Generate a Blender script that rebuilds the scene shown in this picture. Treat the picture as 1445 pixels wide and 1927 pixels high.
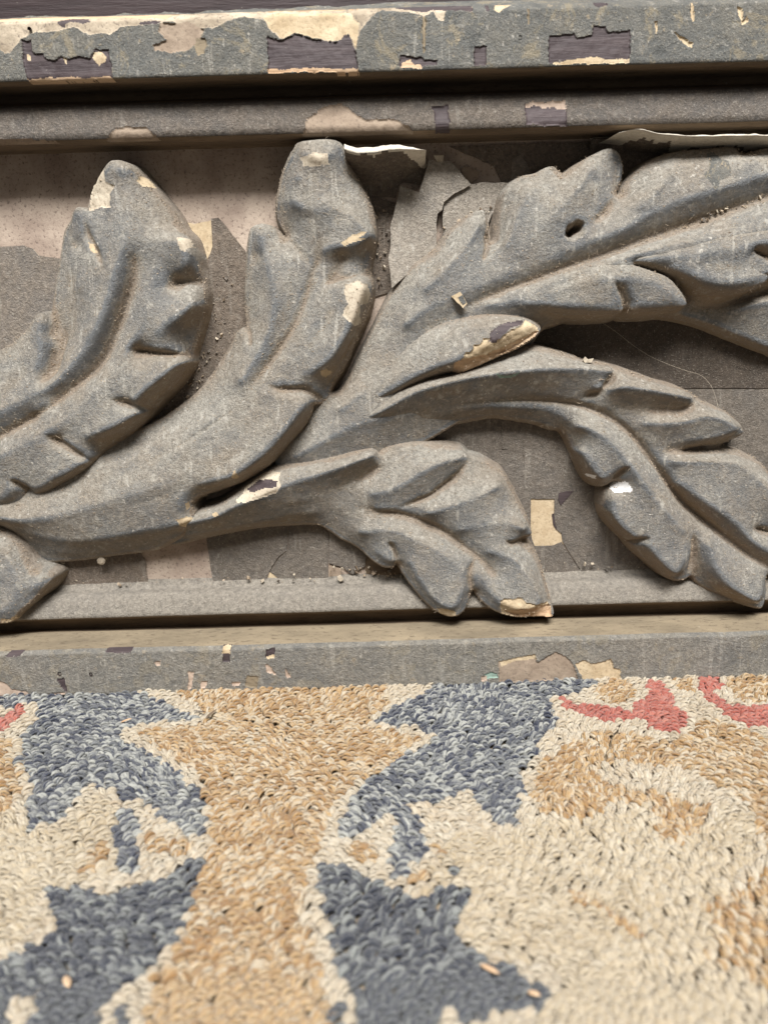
import bpy, math, random
import numpy as np
from mathutils import Matrix, Vector

# ------------------------------------------------------------------ camera, world, lamps, exposure
SC = bpy.context.scene
for o in list(bpy.data.objects):
    bpy.data.objects.remove(o)
W0, H0, FPX = 1445.0, 1927.0, 1330.0
CAMH, CAMD = 154.0, 333.0                       # mm: height above the rug, distance from the back board
PITCH, ROLL = math.radians(13.0), math.radians(1.55)
fw = np.array([0, math.cos(PITCH), -math.sin(PITCH)])
up0 = np.array([0, math.sin(PITCH), math.cos(PITCH)])
rt0 = np.array([1.0, 0, 0])
rt = math.cos(ROLL) * rt0 - math.sin(ROLL) * up0
up = math.cos(ROLL) * up0 + math.sin(ROLL) * rt0
camd = bpy.data.cameras.new('camera')
cam = bpy.data.objects.new('camera', camd)
SC.collection.objects.link(cam)
SC.camera = cam
camd.sensor_fit = 'VERTICAL'
camd.sensor_height = 36.0
camd.sensor_width = 36.0
camd.lens = FPX / H0 * 36.0
camd.clip_start = 0.01
camd.clip_end = 20
camd.dof.use_dof = True
camd.dof.focus_distance = 0.312
camd.dof.aperture_fstop = 8.5
M = Matrix.Identity(4)
for i in range(3):
    M[i][0] = rt[i]; M[i][1] = up[i]; M[i][2] = -fw[i]
M[0][3], M[1][3], M[2][3] = 0.0, -CAMD / 1000, CAMH / 1000
cam.matrix_world = M

world = bpy.data.worlds.new('World')
SC.world = world
world.use_nodes = True
bg = world.node_tree.nodes['Background']
bg.inputs[0].default_value = (1.0, 0.97, 0.93, 1)
bg.inputs[1].default_value = 0.14


def lamp(name, loc, aim, size, size_y, power, col):
    l = bpy.data.lights.new(name, 'AREA')
    l.shape = 'RECTANGLE'; l.size = size; l.size_y = size_y
    l.energy = power; l.color = col
    o = bpy.data.objects.new(name, l)
    SC.collection.objects.link(o)
    o.location = loc
    o.rotation_euler = (Vector(aim) - Vector(loc)).to_track_quat('-Z', 'Y').to_euler()
    return o


lamp('ceiling_key_fill', (0.08, -1.22, 1.74), (0, -0.02, 0.1), 1.0, 0.60, 101, (1.0, 0.985, 0.965))
lamp('ceiling_key_fill', (-0.9, -1.5, 1.7), (0, -0.02, 0.1), 0.7, 0.7, 9, (1.0, 0.98, 0.96))  # fill lamp added at the front left to soften the light

vs = SC.view_settings
vs.view_transform = 'Standard'
vs.look = 'None'
vs.exposure = 0.0
vs.gamma = 1.0
vs.use_curve_mapping = False
SC.cycles.use_denoising = True
SC.cycles.max_bounces = 5

# ------------------------------------------------------------------ picture measurements -> places on the panel / the rug


def ray(u, v):
    u = np.asarray(u, float); v = np.asarray(v, float)
    return FPX * fw[None] + (u - W0 / 2)[:, None] * rt[None] - (v - H0 / 2)[:, None] * up[None]


def on_panel(pts, h=0.0):
    """points measured in the photograph, standing h mm proud of the back board -> (x, z) mm"""
    p = np.array([(q[0], q[1]) for q in pts], float)
    hh = np.array([q[2] if len(q) > 2 and q[2] is not None else h for q in pts], float)
    d = ray(p[:, 0], p[:, 1])
    t = (CAMD - hh) / d[:, 1]
    return np.stack([d[:, 0] * t, CAMH + d[:, 2] * t], 1), hh


def on_rug(pts):
    p = np.array(pts, float)
    d = ray(p[:, 0], p[:, 1])
    t = -CAMH / d[:, 2]
    return np.stack([d[:, 0] * t, -CAMD + d[:, 1] * t], 1)


def crop(x0, y0, s):
    return lambda pts: [(x0 + q[0] / s, y0 + q[1] / s) + tuple(q[2:]) for q in pts]


c1 = crop(0, 0, 1.98); c2 = crop(715, 0, 1.98)
c3 = crop(0, 280, 2.89); c4 = crop(350, 240, 2.89); c5 = crop(800, 240, 2.24)
c6 = crop(0, 700, 2.89); c7 = crop(300, 640, 2.89); c8 = crop(700, 560, 1.94)
b1 = crop(0, 1040, 1.98); b2 = crop(715, 1040, 1.98)
r1 = crop(0, 1270, 2.89); r2 = crop(400, 1270, 2.627); r3 = crop(900, 1260, 2.651)
r4 = crop(0, 1560, 1.98); r5 = crop(600, 1560, 1.71)
z1 = crop(0, 0, 3.6125); z2 = crop(680, 240, 4.516); z3 = crop(1100, 220, 4.188); z4 = crop(540, 540, 4.516)
full = lambda p: p

# ------------------------------------------------------------------ numeric helpers
RNG = np.random.default_rng(7)
random.seed(7)


def vnoise(x, y, scale, seed=0, octs=1):
    out = 0; amp = 1.0; tot = 0
    for k in range(octs):
        r = np.random.default_rng(seed * 31 + k)
        g = r.random((256, 256)) * 2 - 1
        fx = x / scale * (2 ** k) + 37.1 * k; fy = y / scale * (2 ** k) + 11.7 * k
        ix = np.floor(fx).astype(int); iy = np.floor(fy).astype(int)
        tx = fx - ix; ty = fy - iy
        tx = tx * tx * (3 - 2 * tx); ty = ty * ty * (3 - 2 * ty)
        a = g[ix % 256, iy % 256]; b = g[(ix + 1) % 256, iy % 256]
        c = g[ix % 256, (iy + 1) % 256]; d = g[(ix + 1) % 256, (iy + 1) % 256]
        out = out + amp * ((a * (1 - tx) + b * tx) * (1 - ty) + (c * (1 - tx) + d * tx) * ty)
        tot += amp; amp *= 0.5
    return out / tot


def spline(P, closed=False, spacing=1.2):
    """Catmull-Rom through P (N x k), resampled"""
    P = np.asarray(P, float); n = len(P); out = []
    for i in range(n if closed else n - 1):
        if closed:
            a, b, c, d = P[(i - 1) % n], P[i], P[(i + 1) % n], P[(i + 2) % n]
        else:
            a, b, c, d = P[max(i - 1, 0)], P[i], P[i + 1], P[min(i + 2, n - 1)]
        m = max(1, int(np.linalg.norm((c - b)[:2]) / spacing))
        t = (np.arange(m) / m)[:, None]
        out.append(0.5 * (2 * b + (c - a) * t + (2 * a - 5 * b + 4 * c - d) * t * t + (3 * b - a - 3 * c + d) * t ** 3))
    if not closed:
        out.append(P[-1:])
    return np.concatenate(out)


def inside(px, py, poly):
    px = np.asarray(px); py = np.asarray(py)
    r = np.zeros(px.shape, bool)
    n = len(poly)
    x0, x1 = poly[:, 0].min(), poly[:, 0].max(); y0, y1 = poly[:, 1].min(), poly[:, 1].max()
    m = (px >= x0) & (px <= x1) & (py >= y0) & (py <= y1)
    if not m.any():
        return r
    qx, qy = px[m], py[m]
    rr = np.zeros(qx.shape, bool)
    for i in range(n):
        ax, ay = poly[i]; bx, by = poly[(i + 1) % n]
        if ay == by:
            continue
        c = ((ay > qy) != (by > qy)) & (qx < (bx - ax) * (qy - ay) / (by - ay) + ax)
        rr ^= c
    r[m] = rr
    return r


def dist_line(gx, gz, P, closed=False, maxd=1e9):
    d = np.full(gx.shape, 1e9, np.float32)
    n = len(P)
    xs = gx[0]; zs = gz[:, 0]
    for i in range(n if closed else n - 1):
        a = P[i]; b = P[(i + 1) % n]
        if maxd < 1e8:
            i0, i1 = np.searchsorted(xs, [min(a[0], b[0]) - maxd, max(a[0], b[0]) + maxd])
            j0, j1 = np.searchsorted(zs, [min(a[1], b[1]) - maxd, max(a[1], b[1]) + maxd])
            sl = (slice(j0, j1), slice(i0, i1))
        else:
            sl = (slice(None), slice(None))
        X = gx[sl]; Z = gz[sl]
        if X.size == 0:
            continue
        e0, e1 = b[0] - a[0], b[1] - a[1]
        L = e0 * e0 + e1 * e1 + 1e-9
        t = np.clip(((X - a[0]) * e0 + (Z - a[1]) * e1) / L, 0, 1)
        q = (X - a[0] - t * e0) ** 2 + (Z - a[1] - t * e1) ** 2
        d[sl] = np.minimum(d[sl], q)
    return np.sqrt(d)


def carve_field(gx, gz, P, dep, wid):
    """a groove along P that runs out softly at both ends"""
    best = np.full(gx.shape, 1e9, np.float32); tt = np.zeros(gx.shape, np.float32)
    xs = gx[0]; zs = gz[:, 0]; n = len(P); maxd = wid * 3
    for i in range(n - 1):
        a, b = P[i], P[i + 1]
        i0, i1 = np.searchsorted(xs, [min(a[0], b[0]) - maxd, max(a[0], b[0]) + maxd])
        j0, j1 = np.searchsorted(zs, [min(a[1], b[1]) - maxd, max(a[1], b[1]) + maxd])
        sl = (slice(j0, j1), slice(i0, i1))
        X = gx[sl]; Z = gz[sl]
        if X.size == 0:
            continue
        e0, e1 = b[0] - a[0], b[1] - a[1]
        L = e0 * e0 + e1 * e1 + 1e-9
        t = np.clip(((X - a[0]) * e0 + (Z - a[1]) * e1) / L, 0, 1)
        q = (X - a[0] - t * e0) ** 2 + (Z - a[1] - t * e1) ** 2
        m = q < best[sl]
        best[sl] = np.where(m, q, best[sl]); tt[sl] = np.where(m, (i + t) / (n - 1), tt[sl])
    tp = np.clip(np.minimum(tt, 1 - tt) / 0.33, 0, 1)
    tp = 0.12 + 0.88 * tp * tp * (3 - 2 * tp)
    w = wid * (0.55 + 0.45 * tp) * (1 + 0.25 * vnoise(gx, gz, 4.0, 55, 2))
    d = np.sqrt(best)
    return dep * tp * np.exp(-(d / w) ** 1.6)


def blur(a, s):
    r = max(1, int(3 * s))
    k = np.exp(-0.5 * (np.arange(-r, r + 1) / s) ** 2); k /= k.sum()
    p = np.pad(a, ((r, r), (0, 0)), 'edge')
    b = sum(k[i] * p[i:i + a.shape[0]] for i in range(2 * r + 1))
    p = np.pad(b, ((0, 0), (r, r)), 'edge')
    return sum(k[i] * p[:, i:i + a.shape[1]] for i in range(2 * r + 1))


def diffuse(shape, pts):
    """surface through scattered height samples (row, col, h): coarse-to-fine membrane"""
    ny, nx = shape
    f = None
    for lev in (16, 8, 4, 2, 1):
        my, mx = -(-ny // lev) + 1, -(-nx // lev) + 1
        s = np.zeros((my, mx)); w = np.zeros((my, mx))
        jj = np.clip((pts[:, 0] / lev).round().astype(int), 0, my - 1)
        ii = np.clip((pts[:, 1] / lev).round().astype(int), 0, mx - 1)
        np.add.at(s, (jj, ii), pts[:, 2]); np.add.at(w, (jj, ii), 1)
        m = w > 0
        val = s / np.maximum(w, 1)
        if f is None:
            f = np.full((my, mx), pts[:, 2].mean())
        else:
            g = np.repeat(np.repeat(f, 2, 0), 2, 1)
            g = g[:my, :mx]
            if g.shape != (my, mx):
                g = np.pad(g, ((0, my - g.shape[0]), (0, mx - g.shape[1])), 'edge')
            f = g
        for it in range(120 if lev > 1 else 40):
            f[m] = val[m]
            p = np.pad(f, 1, 'edge')
            f = 0.25 * (p[:-2, 1:-1] + p[2:, 1:-1] + p[1:-1, :-2] + p[1:-1, 2:])
        f[m] = val[m]
    return f[:ny, :nx]


# ------------------------------------------------------------------ objects
COL = SC.collection


def empty(name, label, cat, loc=(0, 0, 0)):
    o = bpy.data.objects.new(name, None)
    o.empty_display_size = 0.02
    COL.objects.link(o)
    o.location = loc
    o['label'] = label; o['category'] = cat
    return o


def link(name, me, parent=None, label=None, kind=None, cat=None, group=None):
    o = bpy.data.objects.new(name, me)
    COL.objects.link(o)
    if parent is not None:
        o.parent = parent
    for k, v in (('label', label), ('kind', kind), ('category', cat), ('group', group)):
        if v:
            o[k] = v
    return o


def raw_mesh(name, V, F, mats, midx=None, smooth=True, masks=None):
    """V (n,3) metres, F (m,4) or (m,3)"""
    me = bpy.data.meshes.new(name)
    V = np.ascontiguousarray(V, np.float32); F = np.ascontiguousarray(F, np.int32)
    k = F.shape[1]
    me.vertices.add(len(V)); me.vertices.foreach_set('co', V.ravel())
    me.loops.add(F.size); me.loops.foreach_set('vertex_index', F.ravel())
    me.polygons.add(len(F))
    me.polygons.foreach_set('loop_start', np.arange(len(F), dtype=np.int32) * k)
    me.polygons.foreach_set('loop_total', np.full(len(F), k, np.int32))
    for m in (mats if isinstance(mats, (list, tuple)) else [mats]):
        me.materials.append(m)
    if midx is not None:
        me.polygons.foreach_set('material_index', np.ascontiguousarray(midx, np.int32))
    me.update(calc_edges=True)
    me.polygons.foreach_set('use_smooth', np.full(len(F), smooth, bool))
    if masks is not None:
        a = me.attributes.new('mask', 'FLOAT_COLOR', 'POINT')
        a.data.foreach_set('color', np.ascontiguousarray(masks, np.float32).ravel())
    return me


def sub_mesh(name, V, F, mat, masks=None, smooth=True):
    """mesh of the faces F only, unused vertices dropped"""
    u, inv = np.unique(F, return_inverse=True)
    return raw_mesh(name, V[u], inv.reshape(F.shape), mat, None, smooth, None if masks is None else masks[u])


# ------------------------------------------------------------------ materials


class NT:
    def __init__(s, name):
        s.m = bpy.data.materials.new(name); s.m.use_nodes = True
        s.t = s.m.node_tree; s.p = s.t.nodes['Principled BSDF']
        s.co = s.n('ShaderNodeTexCoord').outputs['Object']

    def n(s, kind, **kw):
        x = s.t.nodes.new(kind)
        for k, v in kw.items():
            setattr(x, k, v)
        return x

    def l(s, a, b):
        if hasattr(a, 'is_output'):
            s.t.links.new(a, b)
        else:
            b.default_value = a

    def noise(s, scale, detail=4, rough=0.6, stretch=None, dist=0.0):
        x = s.n('ShaderNodeTexNoise')
        co = s.co
        if stretch:
            mp = s.n('ShaderNodeMapping'); mp.inputs['Scale'].default_value = stretch
            s.l(co, mp.inputs[0]); co = mp.outputs[0]
        s.l(co, x.inputs['Vector'])
        x.inputs['Scale'].default_value = scale; x.inputs['Detail'].default_value = detail
        x.inputs['Roughness'].default_value = rough; x.inputs['Distortion'].default_value = dist
        return x.outputs[0]

    def ramp(s, fac, *stops, interp='LINEAR'):
        x = s.n('ShaderNodeValToRGB'); s.l(fac, x.inputs[0])
        e = x.color_ramp.elements; x.color_ramp.interpolation = interp
        while len(e) < len(stops):
            e.new(0.5)
        for i, (p, c) in enumerate(stops):
            e[i].position = p
            e[i].color = (c, c, c, 1) if isinstance(c, (int, float)) else (*c, 1)
        return x.outputs[0]

    def mix(s, fac, a, b, mode='MIX'):
        x = s.n('ShaderNodeMix', data_type='RGBA', blend_type=mode)
        s.l(fac, x.inputs[0])
        for v, i in ((a, 6), (b, 7)):
            if isinstance(v, tuple):
                v = (*v, 1)
            s.l(v, x.inputs[i])
        return x.outputs[2]

    def math(s, op, a, b=0.0, clamp=False):
        x = s.n('ShaderNodeMath', operation=op, use_clamp=clamp)
        s.l(a, x.inputs[0]); s.l(b, x.inputs[1])
        return x.outputs[0]

    def mask(s):
        x = s.n('ShaderNodeVertexColor', layer_name='mask')
        y = s.n('ShaderNodeSeparateColor'); s.l(x.outputs[0], y.inputs[0])
        return y.outputs

    def bump(s, h, strength=0.4, dist=0.0006, nrm=None):
        x = s.n('ShaderNodeBump')
        x.inputs['Strength'].default_value = strength; x.inputs['Distance'].default_value = dist
        s.l(h, x.inputs['Height'])
        if nrm is not None:
            s.l(nrm, x.inputs['Normal'])
        return x.outputs[0]

    def out(s, col, rough=0.8, nrm=None, spec=0.3):
        s.l(col if not isinstance(col, tuple) else (*col, 1), s.p.inputs['Base Color'])
        s.l(rough, s.p.inputs['Roughness'])
        s.p.inputs['Specular IOR Level'].default_value = spec
        if nrm is not None:
            s.l(nrm, s.p.inputs['Normal'])
        return s.m


def old_paint(name, base=(0.16, 0.166, 0.17), dust=(0.325, 0.303, 0.262), dusty=0.6, use_mask=True, blotch=0.0, fleck=1.0, grime_bounce=(0.36, 0.27, 0.18)):
    """grey-blue paint under patchy dust, flecked, scratched and run with old limewash"""
    t = NT(name)
    big = t.noise(24, 5, 0.68); mid = t.noise(120, 5, 0.72); fine = t.noise(560, 5, 0.78); grit = t.noise(1400, 3, 0.8)
    streak = t.noise(380, 3, 0.6, stretch=(1, 1, 0.07))
    paint = t.mix(t.ramp(mid, (0.3, 0), (0.7, 1)), tuple(c * 0.78 for c in base), tuple(c * 1.4 for c in base))
    dcol = t.mix(t.ramp(fine, (0.3, 0), (0.68, 1)), tuple(c * 0.52 for c in dust), tuple(c * 1.28 for c in dust))
    if use_mask:
        dcol = t.mix(t.ramp(t.noise(42, 4, 0.65), (0.40, 0), (0.60, 1)), dcol, t.mix(t.ramp(fine, (0.3, 0), (0.68, 1)), (0.16, 0.137, 0.108), (0.365, 0.322, 0.265)))
    f = t.math('ADD', t.math('MULTIPLY', big, 0.9), t.math('MULTIPLY', mid, 0.9))
    f = t.math('ADD', f, t.math('MULTIPLY', grit, 0.8))
    f = t.math('ADD', f, dusty - 1.6)
    if use_mask:
        r, g, b = t.mask()[:3]
        f = t.math('ADD', f, t.math('MULTIPLY', g, 0.8))
        f = t.math('SUBTRACT', f, t.math('MULTIPLY', r, 1.2))
    f = t.ramp(f, (0.0, 0.0), (0.5, 1.0))
    c = t.mix(f, paint, dcol)
    if use_mask:   # brown dirt plus the rug's bounce light, painted on faces that hang over
        c = t.mix(t.math('MULTIPLY', t.ramp(t.math('ADD', b, t.math('MULTIPLY', mid, 0.5)), (0.5, 0), (1.0, 1)), 0.7), c, grime_bounce)
    fl = t.ramp(t.noise(210, 4, 0.62), (0.60, 0), (0.68, 1))
    c = t.mix(t.math('MULTIPLY', fl, 0.45 * fleck), c, (0.46, 0.43, 0.37))
    sp0 = t.ramp(t.noise(520, 2, 0.5), (0.68, 0), (0.73, 1))
    c = t.mix(t.math('MULTIPLY', sp0, 0.7 * fleck), c, (0.60, 0.56, 0.49))
    st = t.ramp(streak, (0.58, 0), (0.66, 1))
    c = t.mix(t.math('MULTIPLY', t.math('MULTIPLY', st, t.ramp(t.noise(60, 3, 0.6), (0.44, 0), (0.56, 1))), 0.55 * fleck), c, (0.52, 0.49, 0.43))
    sp = t.ramp(grit, (0.60, 0), (0.68, 1))
    c = t.mix(t.math('MULTIPLY', sp, 0.5), c, (0.58, 0.54, 0.47))
    dk = t.ramp(t.noise(900, 4, 0.75), (0.29, 1), (0.42, 0))
    c = t.mix(t.math('MULTIPLY', dk, 0.65), c, (0.075, 0.06, 0.048))
    if blotch:
        bl = t.ramp(t.noise(75, 6, 0.75, dist=0.8), (0.55, 0), (0.60, 1))
        c = t.mix(t.math('MULTIPLY', bl, blotch), c, (0.33, 0.275, 0.18))
        b2 = t.ramp(t.noise(190, 5, 0.7), (0.62, 0), (0.66, 1))
        c = t.mix(t.math('MULTIPLY', b2, blotch), c, (0.48, 0.38, 0.25))
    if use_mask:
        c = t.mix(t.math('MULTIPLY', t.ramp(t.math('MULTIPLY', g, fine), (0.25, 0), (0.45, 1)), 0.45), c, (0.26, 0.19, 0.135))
    hgt = t.math('ADD', t.math('MULTIPLY', fine, 1.1), t.math('ADD', t.math('MULTIPLY', grit, 0.8), t.math('MULTIPLY', mid, 1.2)))
    return t.out(c, t.ramp(f, (0, 0.42), (0.6, 0.92)), t.bump(hgt, 0.85, 0.0013), 0.35)


def chalky(name, lo, hi, scale=140, speck=(0.12, 0.09, 0.07), amt=0.5, grain=None, rough=0.85):
    t = NT(name)
    a = t.noise(scale, 5, 0.65, stretch=grain); b = t.noise(700, 4, 0.7, stretch=grain)
    c = t.mix(t.ramp(a, (0.3, 0), (0.7, 1)), lo, hi)
    d = t.ramp(b, (0.34, 1), (0.46, 0))
    c = t.mix(t.math('MULTIPLY', d, amt), c, speck)
    w = t.ramp(t.noise(500, 3, 0.6), (0.68, 0), (0.76, 1))
    c = t.mix(t.math('MULTIPLY', w, 0.3), c, (0.55, 0.5, 0.42))
    return t.out(c, rough, t.bump(t.math('ADD', b, a), 0.5, 0.0006), 0.25)


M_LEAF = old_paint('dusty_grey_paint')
M_RAIL = old_paint('rail_grey_paint', base=(0.122, 0.125, 0.119), dust=(0.195, 0.178, 0.145), dusty=0.45, use_mask=False, blotch=0.5, fleck=0.6)
M_LEDGE = old_paint('ledge_grey_paint', base=(0.16, 0.16, 0.154), dust=(0.255, 0.235, 0.20), dusty=0.65, use_mask=False, blotch=0.25, fleck=0.5)
M_FLAKE = old_paint('flake_grey_paint', base=(0.20, 0.195, 0.185), dust=(0.34, 0.30, 0.25), dusty=0.8, use_mask=False)
M_BEAD = old_paint('bead_shadowed_grey', base=(0.105, 0.10, 0.096), dust=(0.165, 0.138, 0.113), dusty=0.65, use_mask=False, fleck=0.3)  # painted darker to carry the top rail's shadow on the bead
M_FILLET = old_paint('fillet_paint', base=(0.20, 0.185, 0.165), dust=(0.29, 0.26, 0.218), dusty=0.75, use_mask=False, fleck=0.25)
M_SHEET = old_paint('board_grey_paint', base=(0.175, 0.165, 0.155), dust=(0.25, 0.21, 0.17), dusty=0.7, use_mask=False, fleck=0.4)
M_SHEETD = old_paint('board_brown_paint', base=(0.12, 0.105, 0.09), dust=(0.20, 0.16, 0.125), dusty=0.75, use_mask=False, fleck=0.3)
M_SHEETL = old_paint('board_shadowed_grey', base=(0.125, 0.115, 0.105), dust=(0.185, 0.158, 0.13), dusty=0.7, use_mask=False, fleck=0.3)  # shade under stem and leaves painted into this darker board grey
M_DEEP = old_paint('board_shadowed_brown', base=(0.06, 0.05, 0.042), dust=(0.105, 0.083, 0.064), dusty=0.7, use_mask=False, fleck=0.15)  # big leaf's shadow over the hollow, put into the board's colour
M_BOARD = chalky('bare_board', (0.24, 0.18, 0.145), (0.47, 0.385, 0.31), 48, (0.11, 0.08, 0.065), 0.8)
M_CREAM = chalky('cream_primer', (0.38, 0.285, 0.175), (0.58, 0.475, 0.325), 110, (0.22, 0.16, 0.10), 0.55)
M_WOOD = chalky('bare_wood', (0.42, 0.27, 0.16), (0.66, 0.50, 0.34), 150, (0.2, 0.12, 0.07), 0.45, grain=(0.12, 1, 1))
M_PALE = chalky('pale_plaster', (0.36, 0.30, 0.225), (0.58, 0.51, 0.40), 130, (0.17, 0.125, 0.09), 0.6)
M_PURPLE = chalky('purple_brown_undercoat', (0.036, 0.026, 0.028), (0.088, 0.067, 0.068), 200, (0.035, 0.025, 0.027), 0.5, grain=(0.1, 1, 1.4), rough=0.6)
M_BROWN = chalky('brown_primer', (0.23, 0.175, 0.13), (0.33, 0.26, 0.195), 160, (0.12, 0.09, 0.07), 0.5)
M_PINK = chalky('pinkish_primer', (0.36, 0.275, 0.215), (0.5, 0.39, 0.31), 160, (0.2, 0.14, 0.1), 0.4)
M_OCHRE = chalky('ochre_ledge_paint', (0.15, 0.122, 0.085), (0.285, 0.23, 0.155), 70, (0.11, 0.085, 0.06), 0.75, grain=(0.35, 1, 1))
M_GRIMY = chalky('grimy_plaster', (0.22, 0.175, 0.125), (0.52, 0.44, 0.335), 95, (0.13, 0.105, 0.085), 0.8)
M_LIP = chalky('torn_paint_edge', (0.50, 0.45, 0.37), (0.68, 0.63, 0.54), 200, (0.25, 0.2, 0.15), 0.4)
M_GREEN = chalky('green_undercoat', (0.16, 0.24, 0.2), (0.28, 0.37, 0.31), 200)
M_WHITE = chalky('white_splash', (0.7, 0.7, 0.7), (0.85, 0.85, 0.84), 200, (0.5, 0.48, 0.45), 0.2)
M_DARK = chalky('dark_varnish', (0.022, 0.014, 0.015), (0.045, 0.03, 0.03), 150, (0.015, 0.01, 0.01), 0.4, grain=(0.1, 1, 1), rough=0.6)
M_UNDER = chalky('dull_brown', (0.10, 0.075, 0.052), (0.20, 0.145, 0.095), 130, (0.05, 0.035, 0.025), 0.5, grain=(0.2, 1, 1))  # dull brown for moulding undersides, gaps and scattered bits
M_GRIT = chalky('dust_grit', (0.26, 0.19, 0.13), (0.52, 0.43, 0.32), 900, (0.1, 0.07, 0.05), 0.5)
M_IRON = chalky('rusty_iron', (0.05, 0.04, 0.035), (0.14, 0.1, 0.075), 400)

# ------------------------------------------------------------------ the carved panel
PANEL = empty('carved_panel', 'weathered grey painted wood panel carved with dusty acanthus leaves, standing on the rug', 'carved panel', (0, 0, 0))


def patch_faces(V, F, cx, cz, patches, hgt, warp=0.5, seed=3):
    """face class from traced paint-loss outlines (later ones win); returns class per face, 0 = paint"""
    cls = np.zeros(len(F), int)
    wx = cx + warp * vnoise(cx, cz, 2.4, seed, 3) + 0.25 * vnoise(cx + cz, cz - cx, .8, seed + 2, 2); wz = cz + warp * vnoise(cx, cz, 2.4, seed + 1, 3) + 0.25 * vnoise(cx - cz, cz + cx, .8, seed + 3, 2)
    for k, (pts, mat, nm) in enumerate(patches):
        poly, _ = on_panel(pts, hgt)
        cls[inside(wx, wz, poly)] = k + 1
    return cls


def emit(name, V, F, cls, patches, mats, midx, parent, label=None, masks=None):
    keep = cls == 0
    u, inv = np.unique(F[keep], return_inverse=True)
    me = raw_mesh(name, V[u], inv.reshape(-1, F.shape[1]), mats, None if midx is None else midx[keep], True,
                  None if masks is None else masks[u])
    o = link(name, me, parent, label)
    for k, (pts, mat, nm) in enumerate(patches):
        f = F[cls == k + 1]
        if len(f) > 2:
            link(nm, sub_mesh(nm, V, f, mat), o)
    return o


XR = 245.0


def row_z(v, h, u=722.5):
    return on_panel([(u, v, h)])[0][0, 1]


def moulding(name, sect, mats, patches=(), fine=0.5, hface=20, dent=0.25, seed=1, label=None, recess=0.55, edgeworn=0.0, ragged=None):
    """sect: list of (row in photo at mid width, h mm, material index of the band that follows, step mm)"""
    zs, hs, mi = [], [], []
    P = [(row_z(r, h), h) for r, h, *_ in sect]
    for i in range(len(P) - 1):
        (za, ha), (zb, hb) = P[i], P[i + 1]
        n = max(1, int(math.hypot(zb - za, hb - ha) / sect[i][3]))
        for j in range(n):
            t = j / n
            zs.append(za + (zb - za) * t); hs.append(ha + (hb - ha) * t); mi.append(sect[i][2])
    zs.append(P[-1][0]); hs.append(P[-1][1])
    zs = np.array(zs); hs = np.array(hs); mi = np.array(mi)
    # soften the arrises
    for _ in range(2):
        hs[1:-1] = 0.25 * hs[:-2] + 0.5 * hs[1:-1] + 0.25 * hs[2:]
        zs[1:-1] = 0.25 * zs[:-2] + 0.5 * zs[1:-1] + 0.25 * zs[2:]
    xs = np.concatenate([np.arange(-XR, -190, 3.0), np.arange(-190, 190, fine), np.arange(190, XR + 3, 3.0)])
    X, Z = np.meshgrid(xs, zs); Hh = np.repeat(hs[:, None], len(xs), 1)
    s = np.concatenate([[0], np.cumsum(np.hypot(np.diff(zs), np.diff(hs)))])[:, None] + 0 * X
    Hh = Hh + dent * vnoise(X, s, 16, seed, 3) + 0.12 * vnoise(X, s, 2.5, seed + 5, 2)
    Z = Z + 0.5 * dent * vnoise(X, s, 40, seed + 9, 2)
    ny, nx = X.shape
    j, i = np.meshgrid(np.arange(ny - 1), np.arange(nx - 1), indexing='ij')
    a = (j * nx + i).ravel()
    F = np.stack([a, a + nx, a + nx + 1, a + 1], 1)
    cx = (0.5 * (X[:-1, :-1] + X[:-1, 1:])).ravel(); cz = (0.5 * (Z[:-1, :-1] + Z[1:, :-1])).ravel()
    midx = np.repeat(mi[:, None], nx - 1, 1).ravel()
    V = np.stack([X.ravel(), -Hh.ravel(), Z.ravel()], 1)
    cls = patch_faces(V, F, cx, cz, patches, hface)
    front = np.repeat((hs[:-1] > hface - 3)[:, None], nx - 1, 1).ravel()
    cls[~front] = 0
    C = cls.reshape(ny - 1, nx - 1)
    loss = np.zeros((ny, nx))
    L = (C > 0).astype(float)
    cnt = np.zeros((ny, nx)); cnt[:-1, :-1] += L; cnt[1:, :-1] += L; cnt[:-1, 1:] += L; cnt[1:, 1:] += L
    Hh = Hh - recess * (cnt > 2.5) * (1 + 0.3 * vnoise(X, Z, 3, 8, 2))
    if ragged is not None:
        Hh, Z = ragged(X, Z, Hh, s)
    V = np.stack([X.ravel(), -Hh.ravel(), Z.ravel()], 1) / 1000
    return emit(name, V, F, cls, patches, mats, midx, PANEL, label)


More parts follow.
